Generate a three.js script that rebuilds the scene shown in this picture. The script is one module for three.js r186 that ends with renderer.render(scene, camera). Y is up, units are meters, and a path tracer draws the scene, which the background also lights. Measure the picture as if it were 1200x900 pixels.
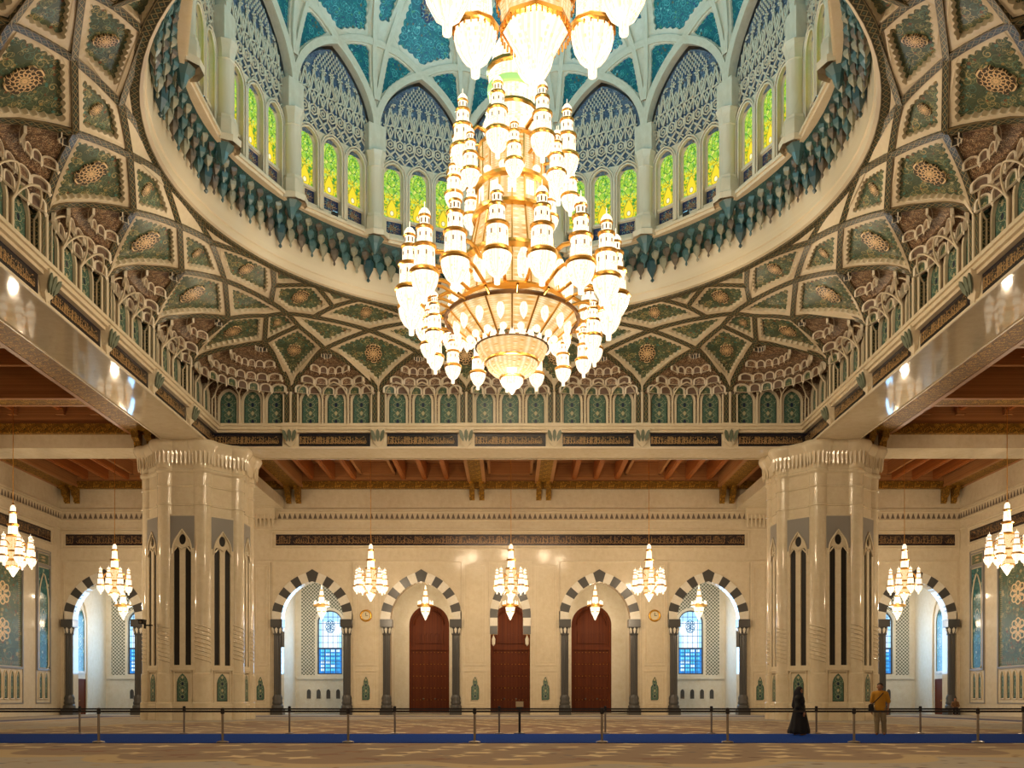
import * as THREE from 'three';
import { mergeGeometries, toCreasedNormals } from 'three/addons/utils/BufferGeometryUtils.js';
import { RectAreaLightUniformsLib } from 'three/addons/lights/RectAreaLightUniformsLib.js';

// ---------------------------------------------------------------- camera, exposure, large lights
const F = 1084, CX = 598, CY = 819, CAM_H = 1.25, CAM_Z = 37.3;   // focal length and horizon read from the photograph, in its 1200 x 900 frame
const scene = new THREE.Scene();
scene.background = new THREE.Color(0x000000);
const camera = new THREE.PerspectiveCamera(2 * Math.atan(CY / F) * 180 / Math.PI, 1200 / (2 * CY), 0.1, 300);
camera.setViewOffset(1200, 2 * CY, 600 - CX, 0, 1200, 900);
camera.position.set(0, CAM_H, CAM_Z);
camera.lookAt(0, CAM_H, 0);
const renderer = new THREE.WebGLRenderer({ antialias: true });
renderer.toneMapping = THREE.LinearToneMapping;
renderer.toneMappingExposure = 1.0;
renderer.shadowMap.enabled = true;
RectAreaLightUniformsLib.init();

const LIGHT = { main: 35, small: 84, niche: 11, flood: 200, day: 9 };          // strengths of the hall's lamps
const WARM = new THREE.Color(1.0, 0.78, 0.52), COOL = new THREE.Color(0.26, 0.72, 1.0), DAY = new THREE.Color(0.30, 0.62, 1.0);
function pointLight(x, y, z, power, color = WARM, size = 0.3, parent = scene, name = 'lamp_light') {
  const l = new THREE.PointLight(color, power, 0, 2); l.position.set(x, y, z); l.castShadow = true; l.shadow.radius = size / 0.02; l.name = name; parent.add(l); return l;
}

// ---------------------------------------------------------------- helpers
let seed = 20240;
function rnd() { seed = (seed + 0x6d2b79f5) | 0; let t = Math.imul(seed ^ (seed >>> 15), 1 | seed); t = (t + Math.imul(t ^ (t >>> 7), 61 | t)) ^ t; return ((t ^ (t >>> 14)) >>> 0) / 4294967296; }
const rr = (a, b) => a + (b - a) * rnd(), pick = (a) => a[Math.floor(rnd() * a.length)];
const PI = Math.PI, sin = Math.sin, cos = Math.cos;
const V = (x, y, z) => new THREE.Vector3(x, y, z), V2 = (x, y) => new THREE.Vector2(x, y);
const used = new Map();
function numbered(name) { const n = used.get(name) || 0; used.set(name, n + 1); return n ? name + '_' + String(n).padStart(3, '0') : name; }
function mesh(name, geo, mat, parent) {
  const g = Array.isArray(geo) ? join(geo) : geo;
  const m = new THREE.Mesh(g, mat); m.name = name; m.castShadow = m.receiveShadow = true; if (parent) parent.add(m); return m;
}
function clean(g) {
  let o = g.index ? g.toNonIndexed() : g;
  if (!o.attributes.normal) o.computeVertexNormals();
  if (!o.attributes.uv) o.setAttribute('uv', new THREE.BufferAttribute(new Float32Array(o.attributes.position.count * 2), 2));
  for (const k of Object.keys(o.attributes)) if (!['position', 'normal', 'uv'].includes(k)) o.deleteAttribute(k);
  return o;
}
const parts = (name, geos, mat, parent) => geos.map((g) => mesh(name, g, mat, parent));
function join(list) { const l = list.filter(Boolean).map(clean); return l.length === 1 ? l[0] : mergeGeometries(l, false); }
function top(name, label, category, o = new THREE.Group(), extra = {}) { o.name = numbered(name); o.userData = { label, category, ...extra }; scene.add(o); return o; }
function struct(name, label, category, o = new THREE.Group()) { return top(name, label, category, o, { kind: 'structure' }); }
function grp(name, parent) { const g = new THREE.Group(); g.name = name; if (parent) parent.add(g); return g; }
// texture coordinates in metres, taken from the side each face points to
function uvm(g, s = 1) {
  g = clean(g); const p = g.attributes.position, n = g.attributes.normal, u = g.attributes.uv;
  for (let i = 0; i < p.count; i += 3) {
    const a = V().fromBufferAttribute(p, i), b = V().fromBufferAttribute(p, i + 1), c = V().fromBufferAttribute(p, i + 2);
    const q = b.clone().sub(a).cross(c.clone().sub(a)), ax = Math.abs(q.x), ay = Math.abs(q.y), az = Math.abs(q.z);
    [a, b, c].forEach((v, k) => { const [x, y] = ay >= ax && ay >= az ? [v.x, v.z] : ax >= az ? [v.z, v.y] : [v.x, v.y]; u.setXY(i + k, x * s, y * s); });
  }
  return g;
}
function box(w, h, d, x = 0, y = 0, z = 0, ry = 0) { const g = new THREE.BoxGeometry(w, h, d); if (ry) g.rotateY(ry); g.translate(x, y, z); return uvm(g); }
function bx(x0, x1, y0, y1, z0, z1) { return box(x1 - x0, y1 - y0, z1 - z0, (x0 + x1) / 2, (y0 + y1) / 2, (z0 + z1) / 2); }
// a rectangular moulding lying in the plane z = z0, standing d proud
function frame(x0, x1, y0, y1, z0, w, d) { return [bx(x0, x1, y0, y0 + w, z0, z0 + d), bx(x0, x1, y1 - w, y1, z0, z0 + d), bx(x0, x0 + w, y0 + w, y1 - w, z0, z0 + d), bx(x1 - w, x1, y0 + w, y1 - w, z0, z0 + d)]; }
function lathe(pts, n = 24, flat = false) {
  let g = new THREE.LatheGeometry(pts.map(([r, y]) => V2(Math.max(r, 0.0001), y)), n);
  if (flat) { g = g.toNonIndexed(); g.computeVertexNormals(); return g; }
  return toCreasedNormals(g, 0.7);
}
function cyl(r0, r1, h, x, y, z, n = 12) { const g = new THREE.CylinderGeometry(r1, r0, h, n); g.translate(x, y + h / 2, z); return g; }
function bar(a, b, w, h = w) {            // a bar of rectangular section between two points
  const d = b.clone().sub(a), L = d.length(); const g = new THREE.BoxGeometry(w, h, L);
  const up = Math.abs(d.y) > 0.99 * L ? V(1, 0, 0) : V(0, 1, 0);
  g.applyMatrix4(new THREE.Matrix4().lookAt(a, b, up)); const m = a.clone().add(b).multiplyScalar(0.5); g.translate(m.x, m.y, m.z); return g;
}
function tube(pts, r, n = 6, closed = false) { return new THREE.TubeGeometry(new THREE.CatmullRomCurve3(pts, closed, 'catmullrom', 0.1), Math.max(2, pts.length * 2), r, n, closed); }
// a pointed arch outline from the left springing over the apex to the right springing
function archPts(w, rise, n = 12) {
  const R = (w * w + rise * rise) / (2 * w), c = R - w, a1 = Math.atan2(rise, c), p = [];
  for (let i = 0; i <= n; i++) { const a = PI - (i / n) * (PI - (PI - a1)); p.push([c + R * cos(a), R * sin(a)]); }
  const l = p.map(([x, y]) => [x, y]);
  l[n] = [0, rise];
  return [...l, ...l.slice(0, n).reverse().map(([x, y]) => [-x, y])];
}
// a door-shaped outline with a pointed head; returned counter-clockwise from bottom left
function lancet(cx, y0, w, spring, rise, n = 10) { return [[cx - w, y0], [cx + w, y0], ...archPts(w, rise, n).map(([x, y]) => [cx - x, spring + y])]; }
function shapeOf(pts, holes = []) { const s = new THREE.Shape(pts.map(([x, y]) => V2(x, y))); for (const h of holes) s.holes.push(new THREE.Path(h.map(([x, y]) => V2(x, y)))); return s; }
function plate(pts, holes, z0, depth) { const g = new THREE.ExtrudeGeometry(shapeOf(pts, holes), { depth, bevelEnabled: false, curveSegments: 4 }); g.translate(0, 0, z0); return uvm(g); }
function flat(pts, holes, z) { const g = new THREE.ShapeGeometry(shapeOf(pts, holes)); g.translate(0, 0, z); return g; }
function fitUV(g) { g.computeBoundingBox(); const b = g.boundingBox, p = g.attributes.position, u = g.attributes.uv; for (let i = 0; i < p.count; i++) u.setXY(i, (p.getX(i) - b.min.x) / (b.max.x - b.min.x), (p.getY(i) - b.min.y) / (b.max.y - b.min.y)); return g; }
const outline = (pts, z, r, closed = true) => tube(pts.map(([x, y]) => V(x, y, z)), r, 5, closed);
function ring(pts, w) { // outline moved outwards by w
  const n = pts.length, o = []; let area = 0;
  for (let i = 0; i < n; i++) { const [a, b] = pts[i], [c, d] = pts[(i + 1) % n]; area += a * d - b * c; }
  const s = area > 0 ? 1 : -1;
  for (let i = 0; i < n; i++) {
    const p = pts[(i + n - 1) % n], q = pts[i], r = pts[(i + 1) % n];
    let n1 = V2(q[1] - p[1], p[0] - q[0]).normalize(), n2 = V2(r[1] - q[1], q[0] - r[0]).normalize();
    const m = n1.clone().add(n2); const l = m.length() < 1e-6 ? n1 : m.normalize(); const k = Math.min(1.6, 1 / Math.max(0.5, l.dot(n1)));
    o.push([q[0] + l.x * w * s * k, q[1] + l.y * w * s * k]);
  }
  return o;
}

// ---------------------------------------------------------------- textures
function canvasTex(w, h, draw, repeat) {
  const c = document.createElement('canvas'); c.width = w; c.height = h; const x = c.getContext('2d'); draw(x, w, h);
  const t = new THREE.CanvasTexture(c); t.colorSpace = THREE.SRGBColorSpace; t.wrapS = t.wrapT = THREE.RepeatWrapping; if (repeat) t.repeat.set(repeat[0], repeat[1]); return t;
}
const rgb = (c, a = 1) => `rgba(${c[0]},${c[1]},${c[2]},${a})`;
function tiled(w, h, x, y, r, f) { for (const dx of [-w, 0, w]) for (const dy of [-h, 0, h]) if (x + dx > -r && x + dx < w + r && y + dy > -r && y + dy < h + r) f(x + dx, y + dy); }
function speckle(c, w, h, n, colors, r0, r1, alpha) { for (let i = 0; i < n; i++) { const x = rr(0, w), y = rr(0, h), r = rr(r0, r1), k = pick(colors); c.fillStyle = rgb(k, alpha); tiled(w, h, x, y, r, (a, b) => { c.beginPath(); c.ellipse(a, b, r, r * rr(0.5, 1), rr(0, 3), 0, 7); c.fill(); }); } }
function arabesque(base, vines, blooms, nv = 150, nb = 90) {
  return (c, w, h) => {
    c.fillStyle = rgb(base); c.fillRect(0, 0, w, h);
    speckle(c, w, h, 500, vines, 3, 9, 0.25);
    for (let i = 0; i < nv; i++) {
      const x = rr(0, w), y = rr(0, h), r = rr(10, 34), a0 = rr(0, 6.3), k = pick(vines), s = pick([-1, 1]); c.lineWidth = rr(1.5, 3.6); c.strokeStyle = rgb(k, 0.9);
      tiled(w, h, x, y, r * 2, (px, py) => { c.beginPath(); for (let t = 0; t <= 1; t += 0.05) { const q = r * (1 - t * 0.8), a = a0 + s * t * 8; const X = px + q * cos(a), Y = py + q * sin(a); t ? c.lineTo(X, Y) : c.moveTo(X, Y); } c.stroke(); });
    }
    for (let i = 0; i < nb; i++) {
      const x = rr(0, w), y = rr(0, h), r = rr(3, 8), k = pick(blooms);
      c.fillStyle = rgb(k, 0.9); tiled(w, h, x, y, r * 2, (px, py) => { for (let p = 0; p < 5; p++) { c.beginPath(); c.ellipse(px + r * 0.7 * cos(p * 1.257), py + r * 0.7 * sin(p * 1.257), r * 0.55, r * 0.4, p * 1.257, 0, 7); c.fill(); } });
    }
  };
}
const T = {};
T.marble = canvasTex(512, 512, (c, w, h) => {
  c.fillStyle = 'rgb(246,242,234)'; c.fillRect(0, 0, w, h);
  speckle(c, w, h, 900, [[228, 220, 205], [255, 253, 248], [238, 230, 214]], 4, 30, 0.16);
  for (let i = 0; i < 60; i++) { c.strokeStyle = rgb([205, 192, 170], 0.16); c.lineWidth = rr(0.5, 2); let x = rr(0, w), y = rr(0, h), a = rr(0, 6.3); c.beginPath(); c.moveTo(x, y); for (let k = 0; k < 14; k++) { a += rr(-0.5, 0.5); x += 14 * cos(a); y += 14 * sin(a); c.lineTo(x, y); } c.stroke(); }
}, [0.25, 0.25]);
T.green = canvasTex(512, 512, arabesque([76, 92, 72], [[190, 174, 118], [118, 142, 104], [90, 138, 128], [206, 186, 134], [44, 62, 50], [166, 154, 104]], [[178, 150, 94], [74, 138, 132], [130, 70, 46], [196, 186, 148]], 330, 160), [0.27, 0.27]);
T.teal = canvasTex(512, 512, arabesque([20, 98, 108], [[62, 160, 156], [18, 70, 100], [120, 194, 188], [24, 130, 120], [84, 170, 164]], [[150, 205, 195], [24, 60, 110], [90, 150, 100], [120, 90, 60]], 330, 150), [0.27, 0.27]);
T.tile = canvasTex(256, 512, (c, w, h) => {   // a green tile panel with a climbing flower pattern and a border
  arabesque([70, 100, 88], [[108, 140, 122], [138, 158, 134], [50, 76, 70]], [[170, 178, 140], [60, 120, 140], [120, 70, 50]], 90, 60)(c, w, h);
  c.lineCap = 'round';
  for (const s of [-1, 1]) for (let k = 0; k < 6; k++) { c.strokeStyle = rgb([196, 190, 150], 0.85); c.lineWidth = 5; c.beginPath(); const y = h - 50 - k * 78; c.moveTo(w / 2, y); c.bezierCurveTo(w / 2 + s * 60, y - 10, w / 2 + s * 90, y - 60, w / 2 + s * 20, y - 70); c.stroke(); }
  for (let k = 0; k < 4; k++) { c.fillStyle = rgb(k % 2 ? [26, 36, 70] : [196, 186, 150], 0.9); c.beginPath(); c.ellipse(w / 2, 70 + k * 120, 22, 30, 0, 0, 7); c.fill(); }
  c.strokeStyle = rgb([16, 40, 34]); c.lineWidth = 14; c.strokeRect(6, 6, w - 12, h - 12);
});
T.wallTile = canvasTex(256, 512, (c, w, h) => {   // the tall wall panel: green field with two rosettes inside a patterned border
  arabesque([82, 102, 84], [[116, 132, 104], [144, 148, 114], [64, 84, 76], [124, 100, 74]], [[176, 160, 118], [80, 130, 130], [130, 84, 58]], 120, 120)(c, w, h);
  c.strokeStyle = rgb([150, 140, 108], 0.8); c.lineWidth = 16; c.setLineDash([5, 5]); c.strokeRect(14, 14, w - 28, h - 28); c.setLineDash([]);
  for (const y of [h * 0.33, h * 0.67]) for (let p = 0; p < 8; p++) { c.strokeStyle = rgb([226, 196, 150]); c.lineWidth = 7; c.beginPath(); c.ellipse(w / 2 + 30 * cos(p * PI / 4), y + 34 * sin(p * PI / 4), 20, 16, p * PI / 4, 0, 7); c.stroke(); }
});
T.niche = canvasTex(128, 512, (c, w, h) => { arabesque([36, 96, 98], [[70, 136, 130], [110, 160, 148], [26, 70, 84]], [[180, 196, 170], [60, 130, 150]], 60, 50)(c, w, h); c.strokeStyle = rgb([190, 200, 180], 0.9); c.lineWidth = 5; c.beginPath(); c.ellipse(w / 2, h * 0.5, 22, 46, 0, 0, 7); c.stroke(); c.beginPath(); c.ellipse(w / 2, h * 0.5, 9, 20, 0, 0, 7); c.stroke(); });
T.bluegrey = canvasTex(256, 256, arabesque([104, 118, 134], [[70, 90, 118], [140, 152, 164], [84, 120, 130], [60, 76, 108]], [[176, 184, 188], [50, 70, 120], [120, 100, 84]], 110, 70), [0.5, 0.5]);
T.filigree = canvasTex(256, 256, (c, w, h) => {
  c.fillStyle = rgb([112, 84, 66]); c.fillRect(0, 0, w, h);
  for (let i = 0; i < 90; i++) { const x = rr(0, w), y = rr(0, h), r = rr(6, 18); c.strokeStyle = rgb(pick([[232, 204, 162], [214, 180, 136], [244, 226, 190]]), 0.95); c.lineWidth = rr(2, 4); const a = rr(0, 6); tiled(w, h, x, y, r, (p, q) => { c.beginPath(); c.arc(p, q, r, a, a + 4.2); c.stroke(); }); }
  speckle(c, w, h, 60, [[40, 30, 30], [60, 84, 84]], 2, 6, 0.8);
}, [1, 1]);
T.medal = canvasTex(256, 256, (c, w, h) => {
  c.fillStyle = rgb([70, 56, 40]); c.fillRect(0, 0, w, h);
  for (const k of [20, 46, 70, 96]) for (let p = 0; p < 12; p++) { const a = p * PI / 6 + k; c.strokeStyle = rgb([238, 206, 158]); c.lineWidth = 6; c.beginPath(); c.arc(w / 2 + k * cos(a), h / 2 + k * sin(a), 15, a, a + 4.6); c.stroke(); }
  c.strokeStyle = rgb([240, 214, 170]); c.lineWidth = 12; c.beginPath(); c.arc(w / 2, h / 2, 118, 0, 7); c.stroke();
});
T.medalDark = canvasTex(256, 256, (c, w, h) => {
  c.fillStyle = rgb([30, 44, 84]); c.fillRect(0, 0, w, h);
  for (const k of [30, 62, 96]) for (let p = 0; p < 10; p++) { const a = p * PI / 5 + k; c.strokeStyle = rgb(pick([[190, 150, 90], [150, 110, 60], [120, 170, 160]])); c.lineWidth = 7; c.beginPath(); c.arc(w / 2 + k * cos(a), h / 2 + k * sin(a), 16, a, a + 4.6); c.stroke(); }
});
T.chain = canvasTex(128, 64, (c, w, h) => {     // the chain pattern of the ribs; u runs along the rib
  c.fillStyle = rgb([38, 44, 36]); c.fillRect(0, 0, w, h);
  c.strokeStyle = rgb([150, 134, 96]); c.lineWidth = 6;
  for (let k = 0; k < 2; k++) { c.beginPath(); c.moveTo(k * 64, 32); c.lineTo(k * 64 + 32, 10); c.lineTo(k * 64 + 64, 32); c.lineTo(k * 64 + 32, 54); c.closePath(); c.stroke(); c.fillStyle = rgb([70, 96, 84]); c.beginPath(); c.arc(k * 64 + 32, 32, 8, 0, 7); c.fill(); }
  c.fillStyle = rgb([120, 104, 74]); c.fillRect(0, 0, w, 5); c.fillRect(0, h - 5, w, 5);
}, [1.6, 1]);
function script(c, w, h, ink, y0, y1) {      // flowing letter strokes with tall uprights, dots and marks
  c.lineCap = 'round'; c.lineJoin = 'round';
  let x = 14;
  while (x < w - 30) {
    const tall = rnd() < 0.45, H = y1 - y0; c.strokeStyle = rgb(ink); c.fillStyle = rgb(ink);
    c.lineWidth = H * 0.085; c.beginPath();
    if (tall) { c.moveTo(x, y0 + rr(0, 0.1) * H); c.lineTo(x + 2, y1 - H * 0.2); c.quadraticCurveTo(x + 6, y1 - H * 0.05, x - 10, y1 - H * 0.08); }
    else { const a = rr(0.35, 0.6); c.moveTo(x + 20, y0 + a * H); c.bezierCurveTo(x + 34, y1 - H * 0.1, x - 4, y1 + H * 0.05, x - 10, y1 - rr(0.2, 0.45) * H); }
    c.stroke();
    c.lineWidth = H * 0.05; for (let k = 0; k < 2; k++) { const px = x + rr(-12, 14), py = y0 + rr(0.05, 0.7) * H; c.beginPath(); c.moveTo(px, py); c.quadraticCurveTo(px + 8, py - 10, px + 15, py + rr(-3, 6)); c.stroke(); }
    c.beginPath(); c.arc(x + rr(-8, 12), y0 + rr(0.2, 0.8) * H, H * 0.04, 0, 7); c.fill();
    x += tall ? rr(11, 17) : rr(18, 26);
  }
}
T.frieze = canvasTex(1024, 160, (c, w, h) => { c.fillStyle = rgb([24, 22, 40]); c.fillRect(0, 0, w, h); c.fillStyle = rgb([36, 28, 26]); c.fillRect(26, 22, w - 52, h - 44); script(c, w - 40, h, [166, 132, 86], 34, h - 34); });
T.wallScript = canvasTex(2048, 96, (c, w, h) => { c.fillStyle = rgb([52, 44, 46]); c.fillRect(0, 0, w, h); script(c, w, h, [150, 118, 80], 14, h - 14); speckle(c, w, h, 500, [[120, 96, 70], [60, 54, 66]], 2, 4, 0.6); });
T.wood = canvasTex(512, 512, (c, w, h) => {
  c.fillStyle = rgb([174, 120, 72]); c.fillRect(0, 0, w, h);
  for (let i = 0; i < 260; i++) { c.strokeStyle = rgb(pick([[140, 92, 52], [198, 144, 92], [154, 104, 62]]), 0.4); c.lineWidth = rr(1, 4); const y = rr(0, h); c.beginPath(); c.moveTo(0, y); c.bezierCurveTo(w * 0.3, y + rr(-8, 8), w * 0.6, y + rr(-8, 8), w, y); c.stroke(); }
}, [0.5, 0.5]);
T.gild = canvasTex(256, 256, (c, w, h) => {
  c.fillStyle = rgb([128, 98, 44]); c.fillRect(0, 0, w, h);
  for (let i = 0; i < 150; i++) { const x = rr(0, w), y = rr(0, h), r = rr(5, 16), a = rr(0, 6); c.strokeStyle = rgb(pick([[232, 190, 96], [200, 154, 62], [120, 90, 34], [62, 66, 34]]), 0.9); c.lineWidth = rr(2, 5); tiled(w, h, x, y, r, (p, q) => { c.beginPath(); c.arc(p, q, r, a, a + 4.4); c.stroke(); }); }
}, [0.8, 0.8]);
T.lattice = canvasTex(128, 128, (c, w, h) => {
  c.fillStyle = rgb([112, 116, 98]); c.fillRect(0, 0, w, h);
  c.strokeStyle = rgb([236, 232, 222]); c.lineWidth = 17; c.beginPath(); for (const k of [-128, 0, 128]) { c.moveTo(k, 0); c.lineTo(k + 128, 128); c.moveTo(k + 128, 0); c.lineTo(k, 128); } c.stroke();
  c.fillStyle = rgb([236, 232, 222]); for (const [x, y] of [[64, 64], [0, 0], [128, 0], [0, 128], [128, 128]]) { c.beginPath(); c.arc(x, y, 20, 0, 7); c.fill(); }
}, [3.3, 3.3]);
T.door = canvasTex(256, 512, (c, w, h) => {
  c.fillStyle = rgb([98, 44, 16]); c.fillRect(0, 0, w, h);
  for (let i = 0; i < 160; i++) { c.strokeStyle = rgb(pick([[76, 30, 10], [124, 60, 22]]), 0.45); c.lineWidth = rr(1, 3); const x = rr(0, w); c.beginPath(); c.moveTo(x, 0); c.lineTo(x + rr(-4, 4), h); c.stroke(); }
}, [0.4, 0.2]);
T.glassDome = canvasTex(128, 384, (c, w, h) => {       // stained glass: green tendrils above, a yellow lamp motif below
  c.fillStyle = rgb([170, 214, 60]); c.fillRect(0, 0, w, h); c.fillStyle = rgb([236, 214, 24]); c.fillRect(0, h * 0.5, w, h * 0.45);
  speckle(c, w, h, 260, [[86, 170, 40], [214, 232, 80], [244, 240, 120], [150, 210, 120], [60, 140, 50]], 3, 12, 0.75);
  for (let i = 0; i < 50; i++) { c.strokeStyle = rgb([44, 96, 40], 0.85); c.lineWidth = 2; const x = rr(0, w), y = rr(0, h); c.beginPath(); c.arc(x, y, rr(6, 16), rr(0, 6), rr(3, 9)); c.stroke(); }
  c.fillStyle = rgb([250, 226, 40]); c.beginPath(); c.moveTo(w / 2, h * 0.6); c.quadraticCurveTo(w * 0.98, h * 0.85, w * 0.7, h * 0.97); c.lineTo(w * 0.3, h * 0.97); c.quadraticCurveTo(w * 0.02, h * 0.85, w / 2, h * 0.6); c.fill();
  c.strokeStyle = rgb([184, 150, 24]); c.lineWidth = 4; c.stroke(); c.fillStyle = rgb([255, 252, 200]); c.beginPath(); c.ellipse(w / 2, h * 0.88, 15, 20, 0, 0, 7); c.fill(); c.stroke();
  c.strokeStyle = rgb([60, 110, 40]); c.lineWidth = 4; c.beginPath(); c.ellipse(w / 2, h * 0.22, 34, 54, 0, 0, 7); c.stroke(); c.beginPath(); c.moveTo(w * 0.2, h * 0.42); c.lineTo(w * 0.5, h * 0.56); c.lineTo(w * 0.8, h * 0.42); c.stroke();
});
T.glassNiche = canvasTex(256, 640, (c, w, h) => {      // the blue and white leaded window
  c.fillStyle = rgb([160, 214, 246]); c.fillRect(0, 0, w, h); c.fillStyle = rgb([226, 244, 255]); c.fillRect(40, 110, w - 80, h - 330); c.fillStyle = rgb([36, 116, 190]); c.fillRect(0, h * 0.58, w, h * 0.42);
  for (let k = 0; k < 6; k++) for (let j = 0; j < 4; j++) { c.fillStyle = rgb(pick([[120, 220, 250], [210, 244, 255], [60, 160, 220], [90, 200, 230]])); c.fillRect(30 + j * 52, h * 0.61 + k * 38, 38, 24); }
  c.strokeStyle = rgb([34, 72, 120]); c.lineWidth = 5; for (let k = 1; k < 5; k++) { c.beginPath(); c.moveTo(k * w / 5, 0); c.lineTo(k * w / 5, h); c.stroke(); } for (let k = 1; k < 10; k++) { c.beginPath(); c.moveTo(0, k * h / 10); c.lineTo(w, k * h / 10); c.stroke(); }
  for (let p = 0; p < 8; p++) { c.strokeStyle = rgb([30, 90, 130]); c.lineWidth = 6; c.beginPath(); c.ellipse(w / 2 + 26 * cos(p * PI / 4), h * 0.25 + 40 * sin(p * PI / 4), 22, 26, p, 0, 7); c.stroke(); }
  c.lineWidth = 12; c.strokeStyle = rgb([20, 70, 130]); c.strokeRect(0, 0, w, h);
});
T.carpet = canvasTex(2048, 2048, (c, w, h) => {        // the great carpet: khaki field, round centre medallion, fine flowers all over (72 m across)
  const m = w / 72, o = w / 2; c.fillStyle = rgb([168, 160, 146]); c.fillRect(0, 0, w, h);
  speckle(c, w, h, 9000, [[140, 126, 104], [190, 172, 136], [130, 122, 120], [176, 142, 108], [154, 150, 144]], 2, 7, 0.5);
  const disc = (r, k, lobes, amp) => { c.fillStyle = rgb(k); c.beginPath(); for (let i = 0; i <= 480; i++) { const a = i / 480 * 2 * PI, q = (r + amp * Math.abs(cos(a * lobes / 2))) * m; i ? c.lineTo(o + q * cos(a), o + q * sin(a)) : c.moveTo(o + q, o); } c.fill(); };
  disc(19.5, [184, 164, 130], 32, 1.3); disc(18.6, [150, 130, 110], 32, 1.3); disc(9, [168, 144, 114], 24, 1.0); disc(7.5, [132, 108, 90], 24, 1.0);
  for (let ringN = 0; ringN < 15; ringN++) { const r = 1.4 + ringN * 1.2, n = Math.round(r * 4.2); for (let k = 0; k < n; k++) { const a = (k + (ringN % 2) / 2) / n * 2 * PI, x = o + r * m * cos(a), y = o + r * m * sin(a); c.save(); c.translate(x, y); c.rotate(a + (k % 2) * 0.8); c.fillStyle = rgb(pick([[212, 192, 154], [200, 178, 140], [206, 188, 152], [140, 112, 94]])); c.beginPath(); c.moveTo(0, -15); c.lineTo(5, -4); c.lineTo(16, 0); c.lineTo(5, 4); c.lineTo(0, 15); c.lineTo(-5, 4); c.lineTo(-16, 0); c.lineTo(-5, -4); c.fill(); c.restore(); } }
  speckle(c, w, h, 6000, [[86, 60, 52], [170, 140, 100], [110, 104, 96], [90, 96, 110]], 1.5, 4, 0.6);
  c.strokeStyle = rgb([164, 128, 86]); c.lineWidth = 10; c.strokeRect(w * 0.14, h * 0.14, w * 0.72, h * 0.72); c.strokeStyle = rgb([92, 92, 112]); c.lineWidth = 60; c.strokeRect(w * 0.1, h * 0.1, w * 0.8, h * 0.8);
});
T.runner = canvasTex(256, 256, (c, w, h) => { c.fillStyle = rgb([4, 52, 134]); c.fillRect(0, 0, w, h); speckle(c, w, h, 1500, [[2, 42, 116], [14, 66, 150], [4, 48, 124]], 1, 4, 0.5); }, [0.5, 0.5]);
T.gem = canvasTex(128, 128, (c, w, h) => { c.fillStyle = rgb([232, 206, 160]); c.fillRect(0, 0, w, h); for (let i = 0; i < 8; i++) for (let j = 0; j < 8; j++) { c.fillStyle = rgb(pick([[255, 244, 220], [255, 252, 240], [244, 214, 160], [226, 176, 104], [255, 236, 200]])); c.beginPath(); c.moveTo(i * 16 + 8, j * 16); c.lineTo(i * 16 + 15, j * 16 + 8); c.lineTo(i * 16 + 8, j * 16 + 16); c.lineTo(i * 16 + 1, j * 16 + 8); c.fill(); } }, [4, 2]);

T.facet = canvasTex(256, 128, (c, w, h) => { c.fillStyle = rgb([255, 250, 240]); c.fillRect(0, 0, w, h); for (let k = 0; k < 32; k++) { c.fillStyle = rgb(pick([[255, 244, 224], [255, 255, 252], [255, 250, 238], [250, 232, 200]])); c.fillRect(k * 8, 0, 8, h); } for (let k = 0; k < 220; k++) { c.fillStyle = rgb(pick([[244, 214, 164], [255, 255, 255], [238, 200, 142]]), 0.6); c.fillRect(Math.floor(rr(0, 32)) * 8, Math.floor(rr(0, 16)) * 8, 7, 5); } }, [2, 1]);

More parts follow.
